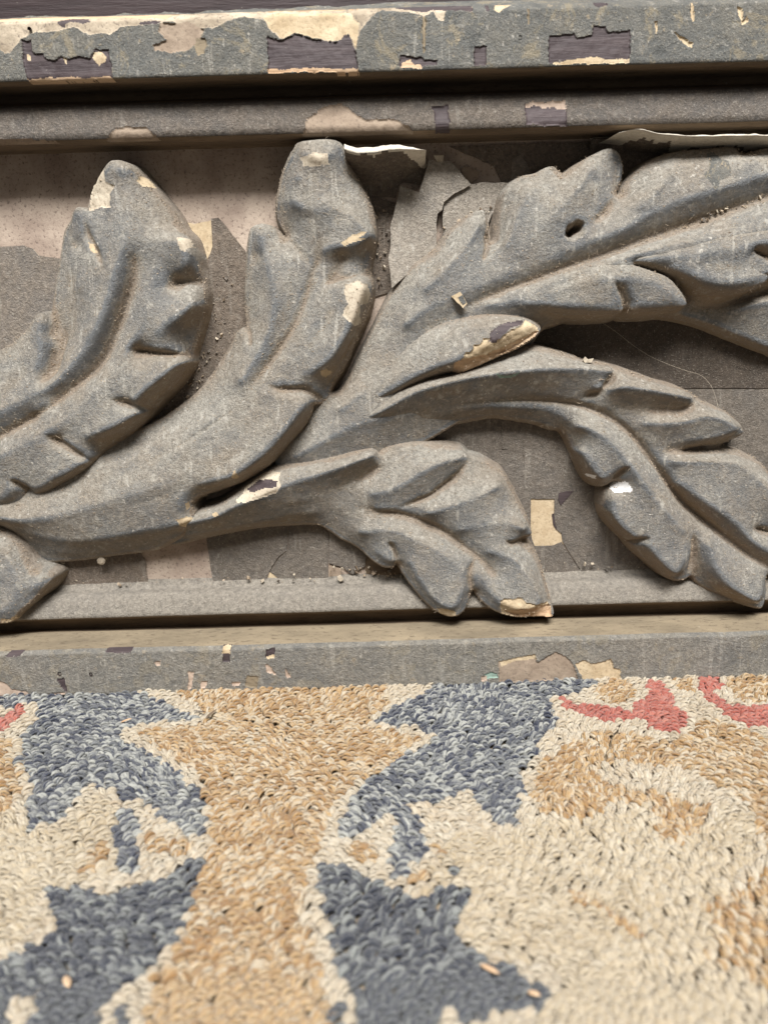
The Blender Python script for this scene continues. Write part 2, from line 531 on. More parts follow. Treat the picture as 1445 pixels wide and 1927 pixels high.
# top rail --------------------------------------------------------
CR = [(M_CREAM, 'bare_patch'), (M_WOOD, 'bare_patch')]
top_patches = [
    (c1([(-60, 58), (0, 50), (200, 44), (400, 42), (620, 32), (800, 14), (980, 8), (1250, -4), (1400, -8), (1400, 25), (1385, 60), (1345, 110), (1328, 185), (1315, 170), (1300, 128), (1285, 125), (1250, 158), (1210, 150),
         (1140, 130), (1100, 125), (1052, 146), (1010, 120), (985, 70), (900, 62), (840, 80), (790, 105), (700, 98), (640, 75), (560, 92), (450, 100), (412, 132), (380, 120), (340, 132), (270, 100), (200, 118), (130, 120), (82, 145), (50, 190), (20, 205), (0, 180), (-60, 160)]), M_GRIMY, 'bare_patch'),
    (c1([(-60, 56), (0, 48), (200, 44), (400, 40), (620, 30), (800, 12), (980, 8), (1250, -4), (1400, -10), (1390, 20), (1250, 25), (1000, 32), (800, 30), (640, 44), (620, 66), (520, 60), (420, 56), (300, 62), (150, 75), (0, 70), (-60, 75)]), M_WOOD, 'bare_patch'),
    (c1([(985, 60), (1000, 45), (1150, 40), (1300, 42), (1340, 90), (1328, 180), (1300, 126), (1250, 155), (1210, 148), (1100, 124), (1052, 142), (1005, 110)]), M_CREAM, 'bare_patch'),
    (c1([(600, 85), (700, 80), (760, 110), (740, 160), (700, 190), (640, 200), (580, 190), (570, 170), (620, 150), (590, 120)]), M_BROWN, 'bare_patch'),
    (c1([(730, 145), (765, 140), (775, 170), (760, 205), (740, 210), (728, 180)]), M_OCHRE, 'bare_patch'),
    (z1([(150, 272), (218, 268), (225, 330), (240, 372), (300, 362), (312, 398), (375, 408), (420, 388), (470, 405), (540, 385), (620, 395), (650, 330), (700, 340), (748, 330), (775, 530), (600, 535), (440, 545), (195, 552), (165, 400)]), M_PURPLE, 'purple_patch'),
    (z1([(640, 360), (690, 345), (725, 390), (722, 430), (690, 428), (680, 445), (655, 430), (636, 395)]), M_CREAM, 'bare_patch'),
    (z1([(185, 365), (212, 380), (215, 412), (195, 412)]), M_CREAM, 'bare_patch'),
    (z1([(435, 395), (462, 400), (465, 435), (445, 430)]), M_CREAM, 'bare_patch'),
    (z1([(195, 540), (380, 530), (500, 528), (600, 535), (735, 520), (780, 530), (780, 545), (560, 548), (390, 556), (200, 572)]), M_WOOD, 'bare_patch'),
    (z1([(385, 140), (450, 120), (520, 112), (600, 125), (612, 150), (540, 155), (480, 140), (440, 160), (440, 185), (410, 175)]), M_PURPLE, 'purple_patch'),
    (z1([(945, 150), (1000, 138), (1110, 138), (1060, 162), (950, 168)]), M_PURPLE, 'purple_patch'),
    (c1([(996, 134), (1052, 150), (1100, 128), (1210, 153), (1250, 161), (1286, 128), (1302, 132), (1325, 190), (1336, 262), (1150, 258), (1000, 268), (998, 200)]), M_PURPLE, 'purple_patch'),
    (c1([(1000, 262), (1140, 256), (1336, 258), (1338, 274), (1190, 270), (1070, 272), (1002, 274)]), M_WOOD, 'bare_patch'),
    (c2([(-30, -10), (345, -10), (342, 48), (250, 30), (235, 80), (215, 75), (200, 40), (160, 62), (120, 48), (60, 40), (10, 34), (-30, 60)]), M_GRIMY, 'bare_patch'),
    (c2([(70, -5), (150, 8), (240, 0), (340, -8), (342, 44), (260, 36), (200, 30), (160, 44), (110, 32), (60, 22)]), M_PURPLE, 'purple_patch'),
    (c2([(392, -5), (408, -5), (405, 40), (394, 38)]), M_PURPLE, 'purple_patch'),
    (c2([(430, -5), (520, -5), (470, 20), (440, 50), (425, 30)]), M_CREAM, 'bare_patch'),
    (c2([(800, -5), (850, -5), (850, 14), (815, 28), (802, 15)]), M_PURPLE, 'purple_patch'),
    (c2([(73, 205), (156, 217), (162, 226), (212, 226), (213, 247), (150, 250), (75, 256)]), M_PURPLE, 'purple_patch'),
    (c2([(85, 238), (110, 222), (130, 240), (150, 238), (155, 256), (80, 258)]), M_WOOD, 'bare_patch'),
    (c2([(347, 176), (397, 170), (397, 246), (347, 248)]), M_PURPLE, 'purple_patch'),
    (c2([(625, 137), (722, 126), (736, 143), (786, 134), (793, 98), (840, 100), (846, 122), (932, 112), (926, 232), (785, 236), (626, 240)]), M_PURPLE, 'purple_patch'),
    (c2([(638, 236), (800, 214), (830, 222), (926, 222), (926, 238), (760, 242), (640, 244)]), M_CREAM, 'bare_patch'),
    (c2([(1330, 20), (1350, 30), (1352, 80), (1368, 60), (1370, 85), (1345, 95), (1335, 60)]), M_CREAM, 'bare_patch'),
    (c2([(1090, 118), (1160, 160), (1155, 182), (1125, 165)]), M_CREAM, 'bare_patch'),
    (c2([(1156, 10), (1166, 10), (1168, 80), (1158, 84)]), M_CREAM, 'bare_patch'),
    (c2([(1022, 80), (1032, 80), (1030, 130), (1024, 130)]), M_CREAM, 'bare_patch'),
    (c2([(546, 30), (556, 35), (555, 92), (548, 92)]), M_OCHRE, 'bare_patch'),
    (c2([(158, 62), (170, 62), (168, 190), (160, 210)]), M_OCHRE, 'bare_patch'),
]


def rag(X, Z, H, s):
    # the broken, splintered upper arris
    zt = Z[0].max()
    k = np.clip(1 - (zt - Z) / 8.0, 0, 1) ** 1.5
    leftside = np.clip((20 - X) / 60, 0.15, 1)
    H = H - k * leftside * (2.2 + 2.8 * vnoise(X, Z * 4, 9, 21, 4))
    Z = Z - k * leftside * (1.2 + 2.0 * vnoise(X, 0 * Z, 12, 22, 4))
    return H, Z


moulding('top_rail', [(4, 14, 0, .8), (16, 24, 0, .5), (24, 26, 0, .3), (128, 27, 0, .3), (135, 26.5, 1, .7), (143, 22, 1, .7), (150, 14, 1, 1), (165, 6, 1, 1.5), (182, 4, 1, 1.5)],
         [M_RAIL, M_UNDER], top_patches, hface=26, seed=11, recess=0.6, ragged=rag, dent=0.35, fine=0.36)
# nail holes in the rail
for (u, v) in ((978, 70), (1402, 78), (56, 54)):
    p, _ = on_panel([(u, v, 26.6)])
    n = 9
    a = np.linspace(0, 2 * np.pi, n, endpoint=False)
    V = [(p[0, 0] + 0.95 * math.cos(t) * (0.7 + .4 * random.random()), -26.75, p[0, 1] + 0.8 * math.sin(t) * (0.7 + .4 * random.random())) for t in a]
    V += [(p[0, 0], -24.0, p[0, 1])]
    F = [(i, (i + 1) % n, n) for i in range(n)]
    link('nail_hole', raw_mesh('nail_hole', np.array(V) / 1000, np.array(F), M_DARK), PANEL)

# bead under it
bead_patches = [
    (c2([(190, 395), (256, 386), (257, 492), (205, 492), (202, 422)]), M_PURPLE, 'purple_patch'),
    (c2([(540, 380), (692, 372), (694, 472), (540, 464)]), M_PURPLE, 'purple_patch'),
    (c2([(542, 380), (692, 372), (692, 402), (665, 408), (650, 398), (610, 404), (580, 392), (545, 398)]), M_PINK, 'bare_patch'),
    (c1([(1128, 508), (1148, 440), (1200, 396), (1270, 384), (1320, 420), (1362, 450), (1450, 440), (1520, 470), (1560, 520), (1300, 520)]), M_BROWN, 'bare_patch'),
    (c1([(395, 522), (430, 485), (480, 470), (540, 474), (575, 500), (605, 525), (500, 535)]), M_BROWN, 'bare_patch'),
    (c1([(-40, 522), (100, 516), (240, 530), (400, 532), (400, 545), (200, 545), (-40, 548)]), M_BROWN, 'bare_patch'),
]
moulding('bead_moulding', [(176, 4, 1, 1), (181, 12, 0, .7), (185, 17.5, 0, .5), (236, 20, 0, .5), (248, 19, 1, .5), (257, 14.5, 1, .6), (262, 8, 1, 1), (266, 1.5, 1, 1), (275, -1, 1, 1)],
         [M_BEAD, M_UNDER], bead_patches, hface=19, seed=23, dent=0.3)

# fillet and ledge at the foot -------------------------------------
moulding('fillet_moulding', [(1078, 0, 0, 1), (1095, 2.5, 0, .6), (1103, 7.5, 0, .6), (1116, 10.5, 0, .8), (1146, 14, 0, .6), (1149, 13.5, 1, .6), (1152, 5, 1, 1), (1172, 2, 1, 1)],
         [M_FILLET, M_UNDER], (), fine=1.0, hface=12, seed=31, dent=0.35)
ledge_patches = [
    (b1([(24, 384), (60, 340), (125, 333), (78, 382)]), M_PURPLE, 'purple_patch'),
    (b1([(393, 368), (420, 335), (502, 331), (492, 372)]), M_PURPLE, 'purple_patch'),
    (b1([(833, 325), (864, 324), (860, 404), (832, 402)]), M_PURPLE, 'purple_patch'),
    (b1([(832, 352), (860, 350), (861, 374), (832, 374)]), M_CREAM, 'bare_patch'),
    (b1([(991, 357), (1026, 351), (1026, 386), (991, 391)]), M_PURPLE, 'purple_patch'),
    (b1([(992, 386), (1027, 376), (1027, 388), (994, 394)]), M_CREAM, 'bare_patch'),
    (b1([(219, 466), (245, 462), (260, 524), (236, 502)]), M_PURPLE, 'purple_patch'),
    (b1([(-60, 476), (20, 476), (42, 502), (110, 514), (112, 524), (250, 514), (250, 524), (112, 534), (-60, 540)]), M_PINK, 'bare_patch'),
    (b1([(705, 440), (726, 438), (720, 500), (704, 506)]), M_PINK, 'bare_patch'),
    (b1([(750, 474), (776, 474), (770, 502), (752, 502)]), M_PINK, 'bare_patch'),
    (b1([(865, 480), (902, 476), (896, 492), (868, 494)]), M_PINK, 'bare_patch'),
    (b1([(990, 408), (1015, 425), (1030, 452), (995, 442)]), M_PINK, 'bare_patch'),
    (b1([(1060, 424), (1088, 460), (1070, 466)]), M_PINK, 'bare_patch'),
    (b1([(920, 455), (965, 458), (960, 500), (915, 495)]), M_OCHRE, 'bare_patch'),
    (b1([(580, 400), (605, 398), (600, 418), (582, 415)]), M_PINK, 'bare_patch'),
    (b2([(438, 400), (575, 375), (582, 407), (655, 365), (690, 385), (720, 415), (737, 470), (440, 480)]), M_BROWN, 'bare_patch'),
    (b2([(440, 400), (575, 375), (580, 396), (500, 402), (450, 424)]), M_CREAM, 'bare_patch'),
    (b2([(724, 412), (755, 395), (785, 408), (812, 405), (860, 392), (866, 427), (894, 430), (892, 470), (756, 472), (740, 440)]), M_CREAM, 'bare_patch'),
    (b2([(385, 447), (405, 440), (432, 442), (436, 462), (390, 464)]), M_GREEN, 'bare_patch'),
    (b2([(376, 458), (392, 452), (396, 470), (376, 476)]), M_PINK, 'bare_patch'),
]
moulding('ledge_rail', [(1164, 1, 1, 1.5), (1172, 5, 1, .8), (1173, 10, 2, .8), (1206, 25.5, 0, .5), (1214, 28, 0, .4), (1292, 28.3, 0, .5), (1294, 26, 1, 2), (1300, 2, 1, 6)],
         [M_LEDGE, M_UNDER, M_OCHRE], ledge_patches, hface=27, seed=41, dent=0.55, fine=0.4)
# worm holes in the ledge rail
for (u, v, r) in ((113, 1267, 1.0), (171, 1268, 0.9)):
    p, _ = on_panel([(u, v, 28.4)])
    a = np.linspace(0, 2 * np.pi, 9, endpoint=False)
    V = [(p[0, 0] + r * math.cos(t) * (0.7 + .5 * random.random()), -28.6, p[0, 1] + r * math.sin(t) * (0.6 + .5 * random.random())) for t in a]
    V += [(p[0, 0], -26.0, p[0, 1])]
    link('worm_hole', raw_mesh('worm_hole', np.array(V) / 1000, np.array([(i, (i + 1) % 9, 9) for i in range(9)]), M_DARK), PANEL)

# back board and the dark rail above ------------------------------------


def grid_plate(name, x0, x1, z0, z1, h, step, mat, amp=0.2, thick=6, seed=5):
    xs = np.arange(x0, x1 + step, step); zs = np.arange(z0, z1 + step, step)
    X, Z = np.meshgrid(xs, zs)
    Hh = h + amp * vnoise(X, Z, 14, seed, 4)
    ny, nx = X.shape
    j, i = np.meshgrid(np.arange(ny - 1), np.arange(nx - 1), indexing='ij'); a = (j * nx + i).ravel()
    V = np.stack([X.ravel(), -Hh.ravel(), Z.ravel()], 1)
    F = np.stack([a, a + 1, a + nx + 1, a + nx], 1)
    n = len(V)
    B = np.array([(x0, thick, z0), (xs[-1], thick, z0), (xs[-1], thick, zs[-1]), (x0, thick, zs[-1])], float)
    c = [0, nx - 1, ny * nx - 1, (ny - 1) * nx]
    E = [(n, n + 1, c[1], c[0]), (n + 1, n + 2, c[2], c[1]), (n + 2, n + 3, c[3], c[2]), (n + 3, n, c[0], c[3]), (n, n + 3, n + 2, n + 1)]
    return raw_mesh(name, np.concatenate([V, B]) / 1000, np.concatenate([F, np.array(E)]), mat)


ZB0, ZB1 = row_z(1110, 0), row_z(240, 0)
link('back_board', grid_plate('back_board', -XR, XR, ZB0 - 8, ZB1 + 14, 0, 1.5, M_BOARD, 0.15), PANEL)
zt = row_z(10, 26)
link('upper_board', grid_plate('upper_board', -XR, XR, zt - 20, zt + 60, 2, 6, M_DARK, 0.1, 8), PANEL, 'dark varnished board above the broken edge of the top rail')

# sheets of old paint still clinging to the board -------------------------


def sheet(pts, mat, h=0.5, thick=0.45, lift=None, name='paint_sheet', parent=PANEL, edge=None, jag=0.25, hz=None):
    """a flake of paint: traced outline, own thickness, optional tilt/curl lift(x,z)->mm"""
    poly, _ = on_panel(pts, h if hz is None else hz)
    # subdivide with a little raggedness
    out = []
    n = len(poly)
    for i in range(n):
        a, b = poly[i], poly[(i + 1) % n]
        m = max(1, int(np.linalg.norm(b - a) / 1.5))
        for k in range(m):
            q = a + (b - a) * k / m
            if k:
                q = q + jag * np.array([vnoise(q[0:1], q[1:2], 1.9, 61)[0], vnoise(q[0:1], q[1:2], 1.9, 62)[0]])
            out.append(q)
    P = np.array(out); n = len(P)
    import bmesh
    bm = bmesh.new()
    vs_ = [bm.verts.new((p[0], 0, p[1])) for p in P]
    bm.faces.new(vs_)
    bmesh.ops.triangulate(bm, faces=bm.faces[:])
    if lift is not None:
        bmesh.ops.subdivide_edges(bm, edges=[e for e in bm.edges if e.calc_length() > 3], cuts=2, use_grid_fill=True)
        bmesh.ops.triangulate(bm, faces=bm.faces[:])
    for v in bm.verts:
        d = 0.15 * vnoise(np.array([v.co.x]), np.array([v.co.z]), 9, 64)[0]
        if lift is not None:
            d += lift(v.co.x, v.co.z)
        v.co.y = -(h + d)
    top = bm.faces[:]
    # orient towards the viewer
    bmesh.ops.recalc_face_normals(bm, faces=top)
    if top and top[0].normal.y > 0:
        bmesh.ops.reverse_faces(bm, faces=top)
    r = bmesh.ops.extrude_face_region(bm, geom=top)
    nv = [e for e in r['geom'] if isinstance(e, bmesh.types.BMVert)]
    for v in nv:
        v.co.y -= thick
    for f in bm.faces:
        f.material_index = 1 if (edge is not None and abs(f.normal.y) < 0.35) else 0
    bm.normal_update()
    if edge is not None:
        for f in bm.faces:
            f.material_index = 1 if abs(f.normal.y) < 0.35 else 0
    for v in bm.verts:
        v.co *= 0.001
    me = bpy.data.meshes.new(name)
    bm.to_mesh(me); bm.free()
    me.materials.append(mat)
    if edge is not None:
        me.materials.append(edge)
    return link(name, me, parent)


sheet(c3([(-140, 540), (0, 533), (130, 525), (185, 545), (215, 580), (270, 590), (340, 598), (360, 900), (340, 1150), (-140, 1180)]), M_SHEET, edge=M_PALE)
sheet(c3([(1150, 380), (1190, 375), (1240, 430), (1330, 548), (1370, 600), (1360, 900), (1290, 1120), (1160, 1260), (980, 1450), (820, 1500), (1000, 1250), (1060, 1000), (1090, 800), (1120, 640), (1165, 515)]), M_SHEETD, edge=M_PALE)
sheet(c3([(1010, 400), (1060, 410), (1150, 388), (1165, 510), (1120, 635), (1090, 560)]), M_CREAM, h=0.1, thick=0.2)
# right of the central leaf
sheet(z2([(-40, 480), (60, 590), (150, 600), (285, 640), (250, 900), (215, 1130), (250, 1400), (90, 1445), (-60, 1100)]), M_SHEETD, h=0.3)
sheet(z2([(-120, 170), (0, 185), (130, 150), (330, 165), (555, 240), (545, 350), (495, 490), (330, 460), (290, 600), (60, 585), (-120, 300)]), M_SHEETD, h=0.4, lift=lambda x, z: 0.0)
dustflake = [(335, 482), (495, 540), (560, 330), (575, 255), (640, 275), (760, 270), (850, 370), (940, 470), (800, 545), (705, 620), (690, 690), (650, 720), (636, 830), (640, 1000), (540, 1110), (400, 1240), (258, 1370), (228, 1120), (280, 850), (245, 845)]
pfl, _ = on_panel(z2([(258, 1370)]), 8)
sheet(z2(dustflake), M_FLAKE, h=4.5, thick=0.6, edge=M_PALE, hz=8, lift=lambda x, z: 6.0 * math.exp(-((x - pfl[0, 0]) ** 2 + (z - pfl[0, 1]) ** 2) / 260), name='paint_flake')
sheet(z2([(705, 630), (760, 580), (850, 530), (940, 480), (1050, 462), (1260, 470), (1200, 600), (1120, 720), (1080, 780), (1060, 1000), (700, 950), (690, 750)]), M_FLAKE, h=3.0, thick=0.6, edge=M_PALE, hz=4, name='paint_flake')
sheet(z2([(845, 350), (900, 330), (1000, 380), (985, 440), (930, 470), (870, 420)]), M_BROWN, h=0.3, thick=0.3)
sheet(z2([(1280, 270), (1340, 235), (1400, 300), (1440, 400), (1350, 470), (1270, 480)]), M_SHEET, h=0.8, thick=0.4)
sheet(z2([(610, 235), (700, 235), (690, 290), (640, 285)]), M_PALE, h=5.2, thick=0.5, hz=5.5)
# curled-up strip of paint with a pale torn edge, under the bead
def strip(pts_top, pts_bot, h_top, h_bot, name='paint_flake', lipw=3.0):
    """a sheet of paint curling out from the board, its torn upper margin pale and ragged"""
    T, _ = on_panel(pts_top, h_top); B, _ = on_panel(pts_bot, h_bot)
    T = spline(T, spacing=0.5); B = spline(B, spacing=0.5)
    n, rows = 110, 22
    rs = lambda A: np.stack([np.interp(np.linspace(0, len(A) - 1, n), np.arange(len(A)), A[:, k]) for k in (0, 1)], 1)
    T, B = rs(T), rs(B)
    tt = np.linspace(0, 1, rows + 1)[:, None]
    X = B[None, :, 0] * (1 - tt) + T[None, :, 0] * tt; Z = B[None, :, 1] * (1 - tt) + T[None, :, 1] * tt
    Z = Z + tt ** 6 * 0.45 * vnoise(X, 0 * X, 3.5, 77, 3)
    tq = np.clip(tt / 0.8, 0, 1)
    Hh = h_bot + (h_top - h_bot) * tq ** 2.2 - 1.2 * np.clip((tt - 0.8) / 0.2, 0, 1) ** 2 + 0.5 * tt * vnoise(X, Z, 12, 71, 3)
    V = [np.stack([X, -Hh, Z], 2).reshape(-1, 3)]
    top = np.stack([X[-1], -Hh[-1] + 0.9, Z[-1] + 0.25], 1); V.append(top)
    back = np.stack([X, -Hh + 0.9, Z + 0.15], 2)[::-1].reshape(-1, 3); V.append(back)
    V = np.concatenate(V)
    R = rows + 2 + rows + 1
    j, i = np.meshgrid(np.arange(R - 1), np.arange(n - 1), indexing='ij'); a = (j * n + i).ravel()
    F = np.stack([a, a + 1, a + n + 1, a + n], 1)
    fz_ = V[:, 2].reshape(R, n); zt_ = fz_[rows]
    edge = (zt_[None, :-1] - fz_[:-1, :-1]) < lipw * (0.75 + 0.7 * vnoise(V[:, 0].reshape(R, n)[:-1, :-1], 0 * fz_[:-1, :-1], 9, 79, 3))
    return link(name, raw_mesh(name, V / 1000, F, [M_SHEETD, M_LIP], edge.ravel().astype(int)), PANEL)


strip(c4([(860, 85), (930, 108), (1010, 104), (1100, 90), (1200, 98), (1260, 112), (1300, 118)]), c4([(880, 330), (1000, 340), (1100, 330), (1180, 300), (1250, 260), (1300, 220), (1310, 200)]), 22.5, 1.0)
strip(z3([(285, 130), (400, 95), (470, 95), (560, 118), (700, 128), (850, 138), (1000, 135), (1150, 132), (1300, 128), (1500, 135)]), z3([(60, 210), (300, 260), (420, 300), (560, 320), (700, 320), (850, 330), (1000, 330), (1150, 330), (1300, 330), (1500, 330)]), 22.5, 1.0)
strip(z3([(50, 160), (150, 150), (230, 150), (300, 160)]), z3([(40, 330), (120, 320), (200, 320), (300, 330)]), 5, 1.0, lipw=0.8)

# lower board: paint sheets between stem and fillet
sheet(c7([(258, 1072), (420, 1030), (560, 1000), (698, 990), (697, 1140), (650, 1175), (612, 1232), (580, 1312), (295, 1324)]), M_SHEETL, edge=M_SHEETD)
sheet(c7([(702, 990), (850, 990), (922, 1050), (914, 1150), (919, 1288), (800, 1296), (658, 1300), (602, 1258), (618, 1232), (655, 1180), (702, 1140)]), M_SHEETL, h=0.3, edge=M_SHEETD)
sheet(c7([(926, 1040), (1050, 1100), (1125, 1140), (1118, 1230), (1052, 1272), (1030, 1262), (1000, 1232), (922, 1212)]), M_SHEETL, h=0.9, thick=0.5, edge=M_PALE, name='paint_flake')
sheet(c7([(585, 1262), (652, 1268), (655, 1312), (580, 1316)]), M_CREAM, h=0.2, thick=0.3)
sheet(c7([(922, 1220), (990, 1240), (985, 1290), (920, 1290)]), M_BROWN, h=0.2, thick=0.3)
sheet(c7([(1120, 1180), (1300, 1230), (1320, 1310), (1160, 1315), (1120, 1260)]), M_UNDER, h=0.2, thick=0.3)
sheet(c6([(200, 1000), (500, 980), (760, 970), (800, 1050), (790, 1090), (810, 1145), (700, 1160), (200, 1165)]), M_SHEETD, h=0.3, jag=0.5)
sheet(c8([(60, 560), (140, 480), (250, 430), (470, 400), (470, 556), (549, 556), (560, 736), (578, 740), (578, 870), (592, 906), (660, 905), (690, 892), (760, 1000), (560, 1010), (420, 900), (300, 700)]), M_SHEETL, h=0.4, jag=0.15)
sheet(c8([(473, 400), (700, 420), (790, 560), (900, 720), (980, 860), (1080, 1000), (763, 1000), (694, 890), (690, 860), (676, 850), (667, 825), (662, 790), (676, 735), (564, 734), (552, 552), (473, 552)]), M_SHEETL, h=0.5, jag=0.15)
sheet(c8([(575, 735), (690, 730), (700, 900), (580, 912)]), M_CREAM, h=0.2, thick=0.25)
sheet(c8([(678, 735), (682, 712), (735, 704), (715, 730), (688, 758)]), M_PURPLE, h=1.1, thick=0.25)
sheet(c8([(655, 790), (672, 785), (672, 850), (660, 830)]), M_PURPLE, h=0.5, thick=0.25)
# board in the hollow at the right
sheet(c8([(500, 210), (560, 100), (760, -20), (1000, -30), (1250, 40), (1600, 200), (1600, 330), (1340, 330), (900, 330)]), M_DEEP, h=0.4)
sheet(c8([(900, 334), (1340, 334), (1600, 334), (1600, 1000), (1300, 980), (1200, 700)]), M_SHEETL, h=0.4)
sheet(c8([(1082, 1000), (1300, 985), (1600, 985), (1600, 1040), (1150, 1060)]), M_SHEET, h=0.4)
# upper right behind the big leaf
sheet(c5([(100, 80), (700, 60), (1700, 60), (1700, 250), (700, 280), (300, 330), (330, 180)]), M_SHEETD, h=0.2)

# ------------------------------------------------------------------ carved leaves
STEP = 0.5
HS = 1.22          # overall depth of the relief
LEAF_FIELDS = []


def leaf(name, label, outline, curves, carves=(), patches=(), eh=8.0, er=1.3, k=7.0, soft=1.5, seed=1, parent=PANEL, bumpy=0.28):
    up_h = lambda pts, d: [(q[0], q[1], HS * (q[2] if len(q) > 2 else d)) for q in pts]
    O, oh = on_panel(up_h(outline, eh))
    ol = spline(np.concatenate([O, oh[:, None]], 1), True, 0.9)
    x0, z0 = ol[:, :2].min(0) - 5; x1, z1 = ol[:, :2].max(0) + 5
    xs = np.arange(x0, x1, STEP); zs = np.arange(z0, z1, STEP)
    gx, gz = np.meshgrid(xs, zs); gx = gx.astype(np.float32); gz = gz.astype(np.float32)
    samples = [ol]
    for pts in curves:
        P, h = on_panel(up_h(pts, 14))
        samples.append(spline(np.concatenate([P, h[:, None]], 1), False, 0.4))
    S = np.concatenate(samples)
    f = diffuse(gx.shape, np.stack([(S[:, 1] - z0) / STEP, (S[:, 0] - x0) / STEP, S[:, 2]], 1))
    f = blur(f, soft / STEP)
    for pts, dep, wid in carves:
        P, _ = on_panel(pts, 14 * HS)
        w = spline(P, False, 0.8)
        f = f - carve_field(gx, gz, w, dep * 1.0, wid * 1.15)
    f = f + bumpy * vnoise(gx + 0.3 * gz, gz - 0.3 * gx, 11, seed, 3) + 0.09 * vnoise(gx + 0.6 * gz, gz - 0.6 * gx, 2.6, seed + 3, 2)
    # edge: rounded arris inside, steep wall outside
    d = dist_line(gx, gz, ol[:, :2], True)
    ins = inside(gx, gz, ol[:, :2])
    d = d + 0.18 * vnoise(gx, gz, 3.0, seed + 7, 2)
    di = np.clip(d, 0, er)
    drop = np.where(ins, er - np.sqrt(np.maximum(er * er - (er - di) ** 2, 0)), er + k * d)
    core = f
    f = f - drop
    cav = core - blur(core, 2.6 / STEP)
    cv = f - blur(f, 1.6 / STEP)
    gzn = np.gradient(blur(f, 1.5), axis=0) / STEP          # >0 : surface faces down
    wear = np.clip(cv * 1.7 - 0.16 + 0.35 * vnoise(gx, gz, 14, seed + 21, 3), 0, 1) * ins * np.clip(0.35 + gzn, 0, 1)
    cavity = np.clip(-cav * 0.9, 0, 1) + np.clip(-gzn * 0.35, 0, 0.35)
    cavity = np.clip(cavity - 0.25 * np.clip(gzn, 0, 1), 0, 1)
    LEAF_FIELDS.append((gx, gz, f, ins, np.clip(-cav, 0, 2)))
    ny, nx = gx.shape
    keep = f > -1.2
    kf = keep[:-1, :-1] | keep[1:, :-1] | keep[:-1, 1:] | keep[1:, 1:]
    j, i = np.nonzero(kf)
    a = j * nx + i
    F = np.stack([a, a + 1, a + nx + 1, a + nx], 1)
    cx = gx[j, i] + STEP / 2; cz = gz[j, i] + STEP / 2
    cls = np.zeros(len(F), int)
    if patches:
        wx = cx + 0.5 * vnoise(cx, cz, 2.0, seed + 11, 2); wz = cz + 0.5 * vnoise(cx, cz, 2.0, seed + 12, 2)
        for q, (pts, mat, nm, ph, rec) in enumerate(patches):
            poly, _ = on_panel(pts, ph * HS)
            m = inside(wx, wz, poly)
            cls[m] = q + 1
            C = np.zeros((ny - 1, nx - 1)); C[j[m], i[m]] = 1
            cnt = np.zeros((ny, nx)); cnt[:-1, :-1] += C; cnt[1:, :-1] += C; cnt[:-1, 1:] += C; cnt[1:, 1:] += C
            f = f - rec * (cnt > 2.5) * (1 + 0.5 * vnoise(gx, gz, 2.2, 5, 2))
    V = np.stack([gx.ravel(), -np.maximum(f, -2.5).ravel(), gz.ravel()], 1) / 1000
    mk = np.zeros((ny * nx, 4), np.float32)
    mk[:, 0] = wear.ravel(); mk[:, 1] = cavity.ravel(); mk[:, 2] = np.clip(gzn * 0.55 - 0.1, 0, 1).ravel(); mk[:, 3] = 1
    return emit(name, V, F, cls, [(p[0], p[1], p[2]) for p in patches], [M_LEAF], None, parent, label, mk)


